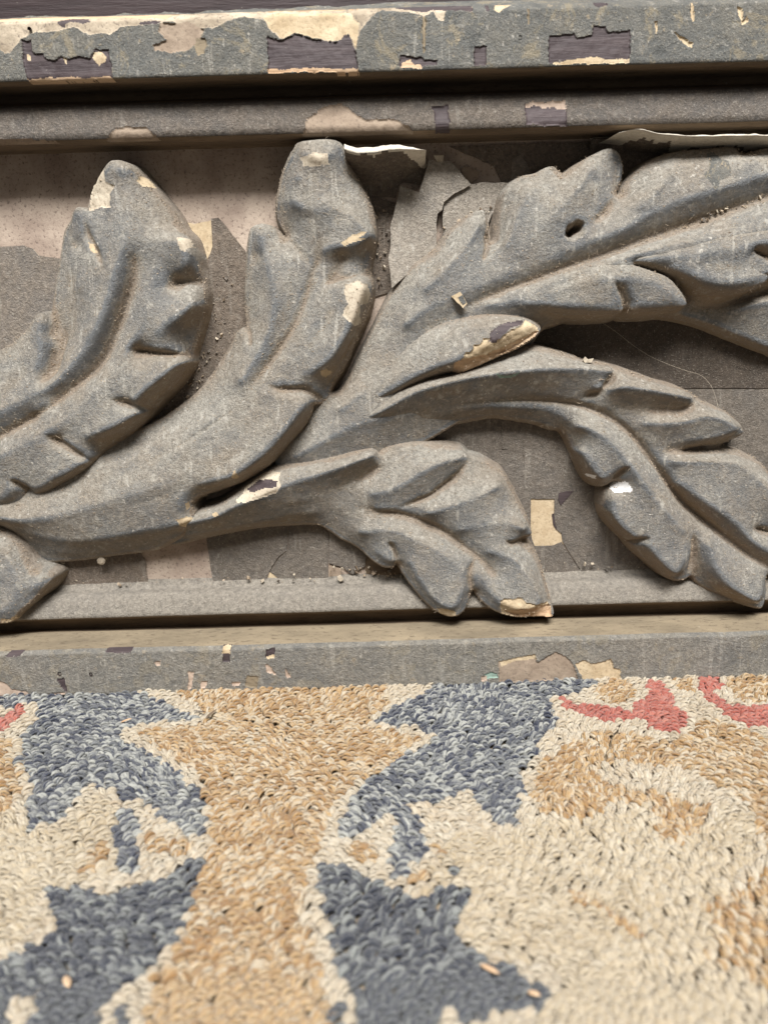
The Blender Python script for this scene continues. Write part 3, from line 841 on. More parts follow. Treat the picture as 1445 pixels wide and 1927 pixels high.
# the tall leaf at the left ---------------------------------------------------
leaf('acanthus_leaf', 'tall upright leaf with a pale chipped tip, beside the bare cream board',
     c3([(565, 95, 15), (600, 62, 15), (650, 58, 15), (715, 85, 14), (760, 130, 12), (825, 200, 10), (900, 285, 9), (960, 360, 8), (1000, 430, 8), (1045, 485, 9), (1068, 560, 9), (1090, 640, 8), (1115, 710, 7), (1130, 790, 7),
         (1120, 900, 6), (1095, 1000, 6), (1065, 1090, 6), (1045, 1160, 6), (990, 1260, 6), (900, 1360, 6)])
     + c6([(830, 235, 6), (750, 315, 7), (690, 370, 7), (600, 435, 8), (515, 500, 9), (440, 555, 10), (380, 592, 10), (300, 635, 11), (225, 668, 11), (180, 664, 11), (162, 645, 10), (150, 685, 10), (120, 718, 11), (60, 742, 11), (0, 750, 11), (-160, 780, 10), (-260, 600, 8), (-260, 100, 8)])
     + c3([(-260, 1250, 8), (-120, 1150, 8), (0, 1092, 9), (60, 1060, 9), (125, 1005, 10), (165, 955, 10), (190, 905, 11), (225, 888, 11), (262, 918, 10), (298, 1000, 7), (318, 1015, 5), (308, 960, 5), (285, 870, 6), (295, 790, 6),
           (310, 690, 6), (325, 600, 6), (338, 520, 7), (352, 440, 8), (388, 375, 10), (395, 342, 11), (420, 312, 12), (455, 318, 12), (478, 330, 11), (482, 300, 11), (500, 220, 12), (535, 145, 14)]),
     [c3([(640, 90, 19), (680, 180, 15.5), (700, 330, 17), (680, 480, 19), (640, 650, 20), (590, 820, 20), (530, 980, 19.5), (430, 1130, 19), (300, 1260, 18.5), (130, 1370, 18), (0, 1430, 18), (-150, 1480, 18)]),
      c3([(735, 590, 15), (728, 700, 13.5), (700, 800, 13), (655, 930, 13), (600, 1080, 13), (540, 1180, 13.5), (430, 1280, 14), (300, 1370, 14)]),
      c6([(200, 235, 14), (100, 300, 14), (0, 350, 14), (-150, 410, 14)]),
      c3([(430, 350, 14), (440, 450, 13), (430, 600, 13), (420, 750, 14)]),
      c3([(500, 800, 17), (480, 950, 17), (430, 1080, 17), (330, 1180, 16)]),
      c3([(330, 1050, 8), (380, 1000, 9), (400, 850, 10), (400, 700, 10)]),
      c3([(225, 920, 14), (230, 1030, 15), (220, 1150, 15.5), (120, 1280, 16)]),
      c3([(310, 1100, 8.5), (305, 1200, 10), (250, 1260, 13)]),
      # right flank: crests of the lobes, dipping at each cleft
      c3([(800, 520, 17), (900, 490, 17.5), (990, 490, 18), (1030, 560, 19), (1020, 640, 17), (960, 725, 12), (1030, 790, 17.5), (1065, 850, 19), (990, 905, 20.5), (900, 960, 20.5), (820, 1035, 18), (750, 1100, 12.5), (850, 1150, 18), (995, 1160, 19), (930, 1215, 21), (830, 1290, 21.5), (720, 1370, 21)]),
      c6([(740, 110, 19), (700, 170, 16.5), (750, 210, 19), (690, 270, 21), (560, 330, 20.5), (450, 352, 19), (330, 352, 16)]),
      c6([(300, 365, 17), (400, 430, 18.5), (485, 480, 17), (420, 535, 18), (300, 590, 18), (200, 640, 15.5), (120, 590, 16), (60, 650, 16.5), (0, 690, 16), (-150, 720, 15)]),
      c3([(850, 650, 17.5), (800, 800, 18), (780, 950, 18.5), (700, 1080, 18), (620, 1220, 18.5), (480, 1340, 19)]),
      c6([(500, 130, 19), (350, 260, 19), (150, 380, 19), (0, 450, 19), (-150, 520, 18)]),
      c3([(1088, 900, 10), (1060, 1020, 9), (1045, 1095, 8)]), c3([(1015, 1230, 8), (930, 1330, 9), (850, 1410, 9)]),
      ],
     [(c3([(452, 380), (480, 470), (530, 560), (575, 650)]), 3.0, 1.3),
      (c3([(735, 600), (728, 700), (700, 800), (655, 930), (600, 1080), (540, 1180), (430, 1280), (300, 1370)]), 1.2, 1.4),
      (c6([(420, 95), (280, 190), (150, 270), (0, 350), (-150, 410)]), 1.3, 1.3),
      (c3([(1110, 720), (1040, 715), (980, 725), (900, 760)]), 3.4, 2.3),
      (c3([(730, 1098), (830, 1108), (920, 1118), (1020, 1125)]), 4.5, 1.5),
      (c6([(620, 145), (700, 170), (770, 195), (850, 225)]), 3.4, 1.7),
      (c6([(270, 335), (350, 385), (430, 435), (520, 500)]), 4.2, 1.7),
      (c6([(70, 580), (120, 620), (170, 670)]), 3.6, 1.3),
      (c3([(600, 420), (615, 560), (590, 720), (530, 900)]), 0.7, 3.0), (c3([(860, 560), (840, 700), (800, 860)]), 0.7, 3.2), (c6([(420, 180), (280, 280), (120, 370)]), 0.6, 3.0), (c3([(200, 1150), (120, 1250), (0, 1330)]), 0.7, 3.0),
      (c3([(312, 960), (322, 1060), (310, 1180), (270, 1250)]), 2.2, 1.6),
      (c3([(345, 520), (400, 515), (450, 545)]), 1.3, 3.0)],
     [(c3([(495, 215), (535, 140), (570, 105), (585, 185), (640, 205), (605, 250), (615, 330), (545, 325), (480, 335)]), M_PALE, 'bare_patch', 13, 0.5),
      (c3([(750, 145), (785, 150), (825, 200), (770, 205), (748, 180)]), M_CREAM, 'bare_patch', 13, 0.4),
      (c3([(478, 508), (500, 508), (512, 540), (535, 570), (515, 572), (490, 540)]), M_CREAM, 'bare_patch', 14, 0.2),
      (c3([(960, 480), (1010, 475), (1030, 520), (1005, 560), (975, 540)]), M_PALE, 'bare_patch', 18, 0.15)],
     seed=101, soft=1.25)

# bottom-left leaf tip -----------------------------------------------------
leaf('acanthus_leaf', 'broad leaf tip overhanging the fillet at the foot, under the tall leaf',
     c6([(-250, 820, 10), (-100, 830, 10), (0, 862, 10), (60, 878, 10), (130, 950, 10), (190, 1030, 9), (250, 1066, 9), (302, 1092, 9), (282, 1135, 12), (235, 1195, 13), (172, 1258, 15), (108, 1316, 16), (60, 1365, 16), (0, 1372, 16), (-150, 1390, 16), (-250, 1200, 12)]),
     [c6([(-200, 950, 15), (0, 960, 16), (80, 1050, 17), (120, 1150, 18), (60, 1270, 19), (0, 1310, 19), (-150, 1330, 18)]),
      c6([(150, 1050, 15), (230, 1110, 15.5), (200, 1190, 17)])],
     [], [(c6([(0, 1345), (40, 1350), (80, 1330), (70, 1362), (0, 1375)]), M_CREAM, 'bare_patch', 18, 0.2)], eh=10, seed=111, soft=1.5)

# central leaf and the stem it grows from -------------------------------------
leaf('acanthus_leaf', 'central upright leaf growing from the thick stem, its blunt tip touching the bead moulding',
     c4([(585, 110, 14), (605, 78, 15), (700, 62, 16), (780, 60, 16), (840, 78, 15), (866, 130, 14), (882, 190, 12), (930, 270, 10), (980, 360, 9), (1012, 440, 8), (1028, 520, 8), (1033, 590, 8), (1024, 660, 7), (1008, 740, 6), (1002, 790, 6), (1018, 840, 8), (1012, 920, 8),
         (988, 1020, 8), (942, 1130, 8), (902, 1220, 8), (862, 1310, 8), (822, 1370, 8), (790, 1430, 8)])
     + c7([(920, 320, 9), (880, 350, 9), (838, 352, 10), (832, 380, 11), (820, 415, 10), (780, 478, 10), (720, 548, 10), (660, 618, 10), (615, 668, 11), (550, 715, 11), (480, 755, 12), (430, 782, 13), (370, 803, 13), (300, 826, 13), (230, 850, 13), (192, 878, 13), (186, 905, 13), (200, 935, 12), (190, 990, 10), (150, 1050, 8), (80, 1100, 6), (0, 1140, 5)])
     + c6([(760, 985, 4), (640, 1000, 4), (500, 1020, 4), (350, 1035, 4), (240, 1035, 4), (180, 980, 4), (100, 910, 4), (30, 862, 4), (-120, 800, 4), (-260, 740, 4), (-260, 500, 4), (0, 600, 6), (400, 420, 7), (700, 330, 7)])
     + c7([(0, 430, 7), (100, 365, 7), (200, 285, 7), (300, 160, 7), (385, 25, 7)])
     + c4([(130, 1370, 7), (200, 1260, 7), (250, 1170, 8), (275, 1112, 9), (308, 1090, 10), (328, 1095, 8), (322, 1000, 6), (316, 900, 7), (320, 800, 7), (326, 680, 8), (336, 600, 9), (352, 545, 10), (400, 520, 11), (450, 530, 10), (505, 562, 9), (548, 600, 7),
           (512, 540, 7), (490, 470, 7), (486, 400, 8), (500, 330, 9), (516, 260, 10), (548, 170, 13)]),
     [c4([(640, 120, 18), (700, 160, 19.5), (760, 160, 19.5), (800, 120, 18)]),
      c4([(600, 270, 17), (660, 265, 16.5), (760, 270, 18)]),
      c4([(580, 400, 17), (640, 430, 18), (720, 450, 19), (800, 440, 19), (880, 460, 19), (960, 520, 18.5), (1008, 570, 18), (1005, 600, 18), (900, 640, 19), (800, 655, 18.5), (730, 670, 16)]),
      c4([(1005, 660, 10), (990, 740, 9.5), (980, 790, 9.5)]),
      c4([(720, 560, 17), (728, 640, 15.5), (720, 720, 14), (685, 800, 14), (650, 930, 14), (600, 1060, 14.5), (540, 1160, 15), (480, 1250, 15), (400, 1350, 15.5), (340, 1440, 16)]),
      c7([(380, 400, 16), (200, 520, 16.5), (50, 610, 17)]),
      c4([(400, 560, 15), (420, 660, 14.5), (460, 800, 17), (480, 950, 18), (450, 1100, 18), (380, 1250, 18), (290, 1380, 18)]),
      c4([(310, 1130, 12), (320, 1220, 14), (280, 1320, 15)]),
      c4([(850, 690, 14), (820, 790, 13.5), (740, 860, 15)]),
      c4([(780, 870, 17.5), (870, 835, 18.5), (950, 825, 19), (975, 870, 20), (945, 960, 20.5), (905, 1080, 21), (835, 1200, 21), (750, 1290, 20.5), (620, 1350, 19)]),
      c4([(985, 960, 11), (950, 1060, 11), (900, 1170, 11), (850, 1280, 11)]),
      c4([(760, 960, 18), (700, 1080, 18), (620, 1200, 18), (520, 1320, 18)]),
      # lower finger
      c7([(560, 300, 18), (650, 290, 19), (740, 310, 19.5), (795, 340, 20), (780, 380, 21), (730, 440, 21.5), (660, 530, 22), (590, 610, 22), (500, 680, 22), (400, 745, 21.5), (300, 770, 20.5), (200, 785, 19.5), (150, 812, 19), (125, 850, 18.5), (120, 920, 17.5)]),
      c7([(480, 480, 18.5), (350, 590, 18.5), (220, 690, 19), (100, 740, 19), (0, 780, 19)]),
      # stem crest and its flank
      c6([(1250, 420, 18.5), (1000, 560, 19), (800, 640, 19), (600, 700, 18.5), (400, 760, 18), (200, 800, 17.5), (0, 800, 17), (-200, 760, 17)]),
      c6([(1150, 760, 17), (1000, 830, 16), (800, 860, 15.5), (600, 900, 14.5), (400, 920, 13.5), (250, 900, 13), (130, 860, 13)]),
      c6([(1050, 900, 9.5), (800, 930, 9), (600, 960, 8.5), (400, 985, 8), (260, 970, 8)]),
      c6([(700, 430, 12), (500, 530, 12.5), (300, 650, 13), (100, 740, 13)]),
      ],
     [(c4([(728, 520), (728, 640), (720, 720), (685, 800), (650, 930), (600, 1060), (540, 1160), (480, 1250), (400, 1350), (340, 1440)]), 1.1, 1.3),
      (c7([(450, 340), (380, 400), (200, 520), (50, 610), (-80, 670)]), 0.9, 1.1),
      (c4([(1010, 795), (900, 815), (800, 835), (740, 865)]), 2.4, 1.8),
      (c7([(900, 340), (840, 300), (780, 268), (660, 265), (590, 245)]), 3.2, 1.7),
      (c4([(548, 600), (610, 660), (680, 760)]), 0.8, 1.4),
      (c4([(330, 1085), (345, 1140), (355, 1200)]), 1.8, 1.2),
      (c4([(330, 690), (380, 695), (430, 720)]), 1.2, 3.0), (c4([(620, 330), (660, 430), (690, 540)]), 0.8, 3.2), (c4([(850, 300), (850, 420), (800, 560)]), 0.8, 3.2), (c4([(560, 820), (560, 980), (490, 1150)]), 0.7, 3.0), (c4([(820, 960), (760, 1080), (660, 1220)]), 0.7, 2.8), (c6([(1150, 560), (950, 650), (700, 730)]), 0.6, 3.0),],
     [(c4([(868, 850), (930, 835), (985, 850), (1000, 900), (985, 950), (950, 960), (945, 1010), (950, 1060), (915, 1075), (850, 1020), (880, 960), (860, 900)]), M_PALE, 'bare_patch', 19, 0.3),
      (c4([(730, 1330), (755, 1312), (790, 1330), (760, 1365), (730, 1350)]), M_CREAM, 'bare_patch', 20, 0.15),
      (c4([(620, 150), (700, 128), (770, 140), (780, 190), (720, 205), (630, 195)]), M_PALE, 'bare_patch', 20, 0.12),
      (c4([(840, 625), (900, 590), (960, 565), (985, 570), (940, 600), (985, 605), (920, 620), (860, 645)]), M_CREAM, 'bare_patch', 18, 0.12),
      (c7([(395, 735), (415, 700), (425, 730), (430, 750), (405, 760)]), M_CREAM, 'bare_patch', 20, 0.15),
      (c7([(135, 895), (155, 885), (160, 920), (140, 932)]), M_CREAM, 'bare_patch', 18, 0.15),
      (c7([(95, 970), (150, 955), (195, 975), (190, 1015), (140, 1035), (110, 1010)]), M_CREAM, 'bare_patch', 15, 0.2)],
     seed=121, soft=1.1)

# big leaf reaching to the upper right --------------------------------------
big_leaf = leaf('acanthus_leaf', 'large spreading leaf with an open slot, reaching along the bead moulding',
     full([(570, 800, 7), (600, 740, 8), (640, 735, 9), (690, 640, 8), (735, 550, 7), (775, 500, 7), (815, 470, 7)])
     + c5([(90, 445, 8), (170, 375, 9), (235, 345, 10), (258, 362, 9), (264, 420, 8), (268, 480, 7), (276, 478, 7), (286, 440, 8), (300, 380, 9), (320, 300, 10), (350, 245, 11), (400, 205, 11), (470, 188, 11), (510, 165, 11), (545, 162, 10), (578, 190, 10), (620, 165, 10),
           (660, 140, 11), (720, 105, 11), (770, 84, 11), (810, 95, 11), (832, 140, 10), (832, 190, 9), (822, 240, 9), (802, 285, 8), (812, 280, 8), (840, 232, 9), (900, 172, 10), (960, 130, 10), (1030, 105, 11), (1100, 95, 11), (1200, 86, 11), (1300, 82, 11), (1340, 110, 11), (1445, 85, 11), (1700, 60, 10),
           (1700, 1040, 5), (1445, 950, 5), (1300, 895, 5), (1150, 835, 5), (1000, 800, 6), (850, 790, 7), (760, 790, 8), (650, 800, 8), (560, 828, 8), (490, 860, 8)])
     + full([(980, 680, 6), (900, 770, 6), (770, 850, 7), (680, 895, 8), (590, 915, 8), (520, 880, 8), (530, 830, 8)]),
     [c5([(1660, 215, 15), (1445, 290, 14.5), (1350, 322, 14.5), (1200, 377, 14), (1050, 430, 14), (900, 482, 14), (750, 540, 14), (600, 590, 14), (450, 650, 14), (300, 702, 14), (200, 745, 14), (100, 800, 14), (0, 850, 14)]),
      full([(780, 660, 14), (740, 700, 14), (700, 740, 15)]),
      full([(555, 860, 12), (610, 830, 14.5), (670, 800, 15.5), (730, 785, 15), (790, 770, 13)]), full([(600, 885, 9.5), (680, 862, 9.5), (760, 830, 9)]), full([(640, 770, 15), (680, 740, 15.5)]),
      c5([(1600, 150, 19), (1300, 240, 19), (1100, 300, 19), (950, 360, 18.5), (850, 420, 18), (750, 460, 17.5), (600, 520, 17), (450, 580, 16.5), (300, 640, 16.5), (150, 700, 16.5), (0, 770, 16.5), (-80, 830, 16)]),
      c5([(700, 170, 16), (640, 260, 18), (560, 360, 18.5), (470, 450, 18), (400, 540, 17.5)]),
      c5([(430, 260, 16), (390, 380, 17), (340, 500, 17)]),
      c5([(230, 400, 15), (180, 490, 16), (90, 590, 16.5), (0, 680, 16.5)]),
      c5([(1050, 170, 17), (980, 260, 18.5), (900, 330, 18)]),
      c5([(1400, 140, 17), (1300, 170, 18)]),
      c5([(805, 290, 12), (770, 350, 13.5), (720, 390, 15)]),
      # lower half
      c5([(1600, 380, 20), (1445, 420, 20), (1300, 450, 20.5), (1100, 480, 20), (900, 530, 19), (700, 590, 18.5), (500, 650, 18), (350, 700, 17)]),
      c5([(1600, 600, 18), (1440, 610, 19), (1400, 640, 20), (1300, 670, 20.5), (1200, 665, 20.5), (1100, 620, 20), (1000, 580, 19), (900, 560, 17.5)]),
      c5([(1110, 735, 9.5), (1070, 670, 10), (980, 620, 11.5), (880, 580, 14)]),
      c5([(1440, 690, 9), (1300, 730, 9), (1200, 750, 9), (1120, 765, 9)]),
      c5([(740, 580, 18), (850, 610, 18.5), (960, 640, 18.5), (1040, 690, 18.5), (1085, 735, 18), (1040, 745, 17), (950, 750, 17), (860, 745, 16)]),
      c5([(260, 745, 16), (400, 740, 18.5), (520, 745, 19), (650, 750, 19), (760, 745, 18.5), (815, 745, 18), (800, 700, 17.5), (760, 670, 18)]),
      c5([(1000, 785, 9), (1150, 815, 8.5), (1300, 870, 8), (1445, 925, 8)]),
      c5([(1600, 740, 14), (1445, 730, 14), (1330, 760, 13), (1280, 780, 11)]),
      c5([(560, 810, 10), (700, 785, 10), (820, 778, 10)])],
     [(c5([(1660, 215), (1445, 290), (1350, 322), (1200, 377), (1050, 430), (900, 482), (750, 540), (600, 590), (450, 650), (300, 702), (200, 745), (60, 820)]), 1.3, 2.3),
      (c5([(265, 430), (262, 500), (240, 570)]), 3.5, 1.0),
      (c5([(800, 290), (765, 350), (700, 410)]), 1.4, 1.4),
      (c5([(590, 456), (625, 432), (660, 412)]), 13, 1.35), (c5([(585, 460), (615, 440)]), 5, 1.4),
      (c5([(870, 575), (980, 612), (1050, 655), (1095, 715)]), 2.4, 1.5),
      (c5([(842, 800), (832, 740), (812, 695), (770, 650)]), 2.6, 1.3),
      (c5([(1440, 560), (1390, 535), (1350, 510)]), 3, 1.6),
      (c5([(540, 160), (575, 190), (570, 225)]), 1.2, 1.2)],
     [(z3([(1000, 265), (1060, 250), (1090, 310), (1145, 350), (1120, 480), (1040, 510), (1010, 590), (985, 570), (960, 500), (920, 460), (985, 400), (1000, 330)]), M_RAIL, 'worn_patch', 16, 0.15)],
     seed=131, soft=0.75)

# the pointed teeth along its under-edge
leaf('leaf_lobe', None,
     c5([(230, 745, 10), (330, 700, 13), (480, 645, 15), (620, 595, 16), (740, 562, 17), (850, 572, 18), (950, 600, 18), (1030, 634, 18), (1085, 695, 17.5), (1106, 738, 17), (1092, 760, 17), (1040, 766, 17), (950, 776, 16.5), (870, 776, 16), (842, 758, 15.5), (832, 776, 16), (800, 784, 16.5), (740, 788, 16.5), (650, 790, 16), (540, 785, 15), (430, 770, 14), (320, 756, 12)]),
     [c5([(330, 735, 16.5), (450, 715, 18.5), (600, 680, 20), (740, 640, 20.5), (860, 630, 20.5), (960, 655, 20.5), (1040, 700, 20), (1080, 738, 18.5)]),
      c5([(480, 750, 18.5), (600, 757, 19.5), (720, 752, 19.5), (805, 755, 18.5)]), c5([(900, 745, 19), (980, 745, 19), (1050, 745, 18.5)])],
     [(c5([(846, 790), (836, 745), (815, 700), (775, 655)]), 3.0, 1.5), (c5([(520, 720), (640, 690), (740, 660)]), 0.7, 3.0)],
     er=1.8, k=5, soft=1.2, seed=171, parent=big_leaf)
leaf('leaf_lobe', None,
     c5([(860, 560, 17), (980, 515, 18), (1150, 470, 19), (1300, 440, 20), (1445, 425, 20), (1620, 400, 20), (1620, 560, 19), (1480, 575, 18), (1415, 560, 17), (1370, 545, 16.5), (1420, 580, 17.5), (1448, 618, 18), (1440, 650, 18.5), (1390, 678, 18.5), (1300, 702, 18), (1220, 708, 17.5), (1150, 690, 17), (1080, 645, 17), (1010, 608, 17), (930, 585, 17)]),
     [c5([(900, 558, 19), (1000, 550, 20.5), (1150, 530, 22), (1300, 510, 22.5), (1500, 480, 22)]),
      c5([(1050, 600, 20.5), (1150, 640, 21.5), (1250, 660, 22), (1350, 650, 22), (1415, 625, 20.5)])],
     [(c5([(1460, 580), (1400, 552), (1340, 515)]), 3.0, 1.6), (c5([(1330, 600), (1200, 600), (1080, 580)]), 0.7, 3.0)],
     er=1.8, k=5, soft=1.2, seed=181, parent=big_leaf)

# curling leaf at the right ----------------------------------------------------
leaf('acanthus_leaf', 'long curling leaf arching over the hollow with a white splash, drooping to the fillet',
     full([(600, 850, 2), (650, 790, 5), (715, 752, 10)])
     + c8([(100, 335, 13), (200, 300, 14), (330, 270, 13), (430, 225, 12), (520, 185, 11), (590, 178, 11), (650, 188, 11), (720, 208, 11), (780, 232, 11), (840, 240, 11), (890, 252, 11), (960, 275, 10), (1050, 308, 10), (1120, 328, 11), (1170, 352, 11), (1220, 385, 10),
           (1280, 410, 11), (1330, 448, 12), (1358, 482, 12), (1350, 502, 11), (1300, 524, 9), (1262, 545, 7), (1340, 560, 7), (1400, 590, 8), (1450, 640, 8), (1540, 760, 8), (1600, 900, 8), (1600, 1000, 8), (1445, 1005, 9), (1440, 1060, 12), (1434, 1110, 13), (1420, 1138, 13), (1380, 1132, 12), (1300, 1106, 10),
           (1240, 1082, 9), (1185, 1048, 9), (1160, 1018, 9), (1150, 1030, 11), (1110, 1037, 11), (1068, 1020, 10), (1010, 970, 9), (950, 918, 8), (930, 890, 8), (888, 850, 8), (850, 800, 8), (838, 750, 8), (845, 705, 8), (880, 668, 7), (868, 678, 8), (838, 692, 9), (800, 677, 8), (768, 640, 7), (738, 580, 6), (708, 520, 5),
           (688, 490, 5), (650, 482, 5), (600, 464, 5), (520, 450, 5), (440, 441, 5), (350, 456, 5), (250, 477, 5), (140, 512, 5), (40, 545, 5)])
     + full([(660, 855, 5), (615, 870, 5)]),
     [c8([(-120, 500, 7), (-60, 460, 12.5), (0, 425, 17), (60, 395, 19), (150, 345, 20), (250, 312, 20.5), (350, 288, 21), (500, 270, 21), (600, 262, 20.5), (700, 256, 20), (800, 258, 19), (875, 268, 17)]),
      c8([(600, 220, 16), (700, 232, 16), (800, 245, 16)]),
      c8([(-100, 560, 5), (0, 510, 9), (120, 465, 10), (250, 425, 10.5), (400, 400, 11), (550, 400, 11), (650, 410, 11), (720, 450, 11)]),
      c8([(450, 378, 11.5), (600, 372, 11.5), (750, 388, 12), (850, 425, 12), (930, 478, 12), (1000, 560, 12), (1060, 640, 12), (1130, 735, 12), (1200, 800, 12.5), (1300, 880, 13), (1380, 940, 13), (1445, 980, 13), (1560, 1040, 13)]),
      c8([(880, 270, 13.5), (860, 315, 13), (800, 355, 13), (740, 372, 13)]),
      c8([(830, 345, 18), (900, 325, 19.5), (1000, 332, 20), (1100, 350, 19.5), (1170, 368, 18)]),
      c8([(900, 400, 13), (1000, 410, 13.5), (1100, 415, 13), (1150, 400, 13)]),
      c8([(1000, 460, 16), (1100, 455, 18), (1200, 430, 19), (1280, 440, 19.5), (1335, 478, 18), (1290, 500, 17), (1200, 520, 15.5), (1100, 520, 14)]),
      c8([(1260, 548, 8.5), (1200, 556, 9), (1130, 560, 11), (1070, 560, 12)]),
      c8([(1100, 600, 16), (1200, 590, 17.5), (1330, 600, 18), (1420, 670, 18.5), (1500, 760, 18)]),
      c8([(1120, 680, 16), (1220, 750, 18.5), (1320, 820, 19), (1400, 900, 18), (1520, 960, 18)]),
      c8([(1445, 858, 13), (1390, 840, 15)]),
      c8([(760, 470, 15), (830, 500, 17), (900, 560, 18), (960, 640, 18.5), (1020, 720, 19), (1090, 800, 19), (1140, 860, 18)]),
      c8([(760, 560, 13), (800, 620, 15), (840, 665, 15), (870, 640, 16)]),
      c8([(880, 720, 16), (870, 780, 16), (910, 840, 16.5), (960, 880, 16)]),
      c8([(1000, 900, 17), (1060, 970, 18), (1110, 1010, 18), (1140, 960, 18), (1145, 900, 17.5)]),
      c8([(1180, 880, 15), (1175, 960, 12), (1170, 1010, 10)]),
      c8([(1230, 900, 18), (1240, 960, 18.5), (1290, 1040, 19.5), (1350, 1085, 20), (1410, 1110, 19), (1425, 1040, 17), (1400, 980, 16)]),
      c8([(1230, 1060, 11.5), (1310, 1095, 12), (1380, 1120, 13)])],
     [(c8([(330, 392), (450, 383), (600, 378), (750, 393), (850, 428), (930, 480), (1000, 560), (1060, 640), (1130, 740), (1200, 803), (1300, 882), (1380, 942), (1445, 980), (1560, 1040)]), 2.4, 1.5),
      (c8([(1000, 560), (1060, 640), (1130, 740), (1200, 803), (1300, 882)]), 1.8, 1.2),
      (c8([(885, 262), (868, 310), (805, 352), (765, 368)]), 2.2, 1.5),
      (c8([(1182, 378), (1150, 418), (1085, 440)]), 2.0, 1.6),
      (c8([(1262, 545), (1200, 558), (1130, 568)]), 2.6, 1.5),
      (c8([(884, 672), (905, 640), (930, 612)]), 3.2, 1.3),
      (c8([(1005, 872), (960, 898), (940, 908)]), 3.4, 1.0),
      (c8([(1162, 1015), (1172, 940), (1168, 850)]), 2.2, 1.6),
      (c8([(1500, 880), (1445, 858), (1390, 842)]), 3, 1.3)],
     [(c8([(892, 712), (905, 692), (925, 688), (935, 672), (948, 690), (958, 710), (925, 722), (900, 720)]), M_WHITE, 'white_splash', 17.5, -0.12),
      (c8([(792, 652), (820, 656), (825, 668), (800, 664)]), M_WHITE, 'white_splash', 15, -0.1),
      (c8([(450, 278), (480, 282), (520, 280), (545, 268), (520, 290), (470, 293)]), M_GREEN, 'bare_patch', 20, 0.1)],
     seed=141, soft=0.75)

# broken lobe between them -------------------------------------------------
leaf('acanthus_leaf', 'short pointed lobe with its cream splintered edge broken away',
     c8([(-80, 420, 3), (0, 300, 9), (100, 185, 12), (200, 110, 13), (330, 72, 14), (450, 55, 14), (540, 64, 14), (600, 90, 13), (618, 115, 15), (602, 140, 16), (540, 182, 17), (460, 217, 17), (380, 252, 17), (322, 275, 17), (296, 270, 15), (250, 282, 13), (180, 308, 12), (100, 350, 11), (0, 410, 7), (-60, 450, 3)]),
     [c8([(-20, 380, 13), (100, 270, 17), (200, 190, 18), (330, 130, 19), (450, 95, 19.5), (560, 85, 19)]),
      c8([(20, 370, 16), (150, 300, 19), (230, 262, 20.5), (300, 235, 21.5), (400, 180, 22), (500, 130, 22), (590, 100, 20)]),
      c8([(330, 262, 18.5), (450, 205, 19), (560, 155, 18.5)])],
     [],
     [(c8([(297, 246), (330, 222), (340, 200), (362, 195), (372, 172), (392, 172), (400, 150), (430, 148), (440, 165), (478, 140), (500, 120), (530, 108), (560, 84), (606, 102), (614, 118), (596, 138), (530, 178), (450, 216), (380, 250), (320, 274), (300, 270)]), M_CREAM, 'broken_edge', 19, 0.7),
      (c8([(296, 240), (330, 225), (420, 205), (520, 160), (600, 122), (612, 120), (598, 142), (530, 184), (450, 222), (380, 256), (320, 280), (298, 274)]), M_WOOD, 'broken_edge', 18, 0.9),
      (c8([(428, 160), (430, 125), (470, 100), (510, 88), (560, 80), (545, 95), (505, 110), (478, 136), (450, 165)]), M_PURPLE, 'purple_patch', 20.5, 0.3)],
     eh=12, er=1.6, seed=151, soft=1.2)

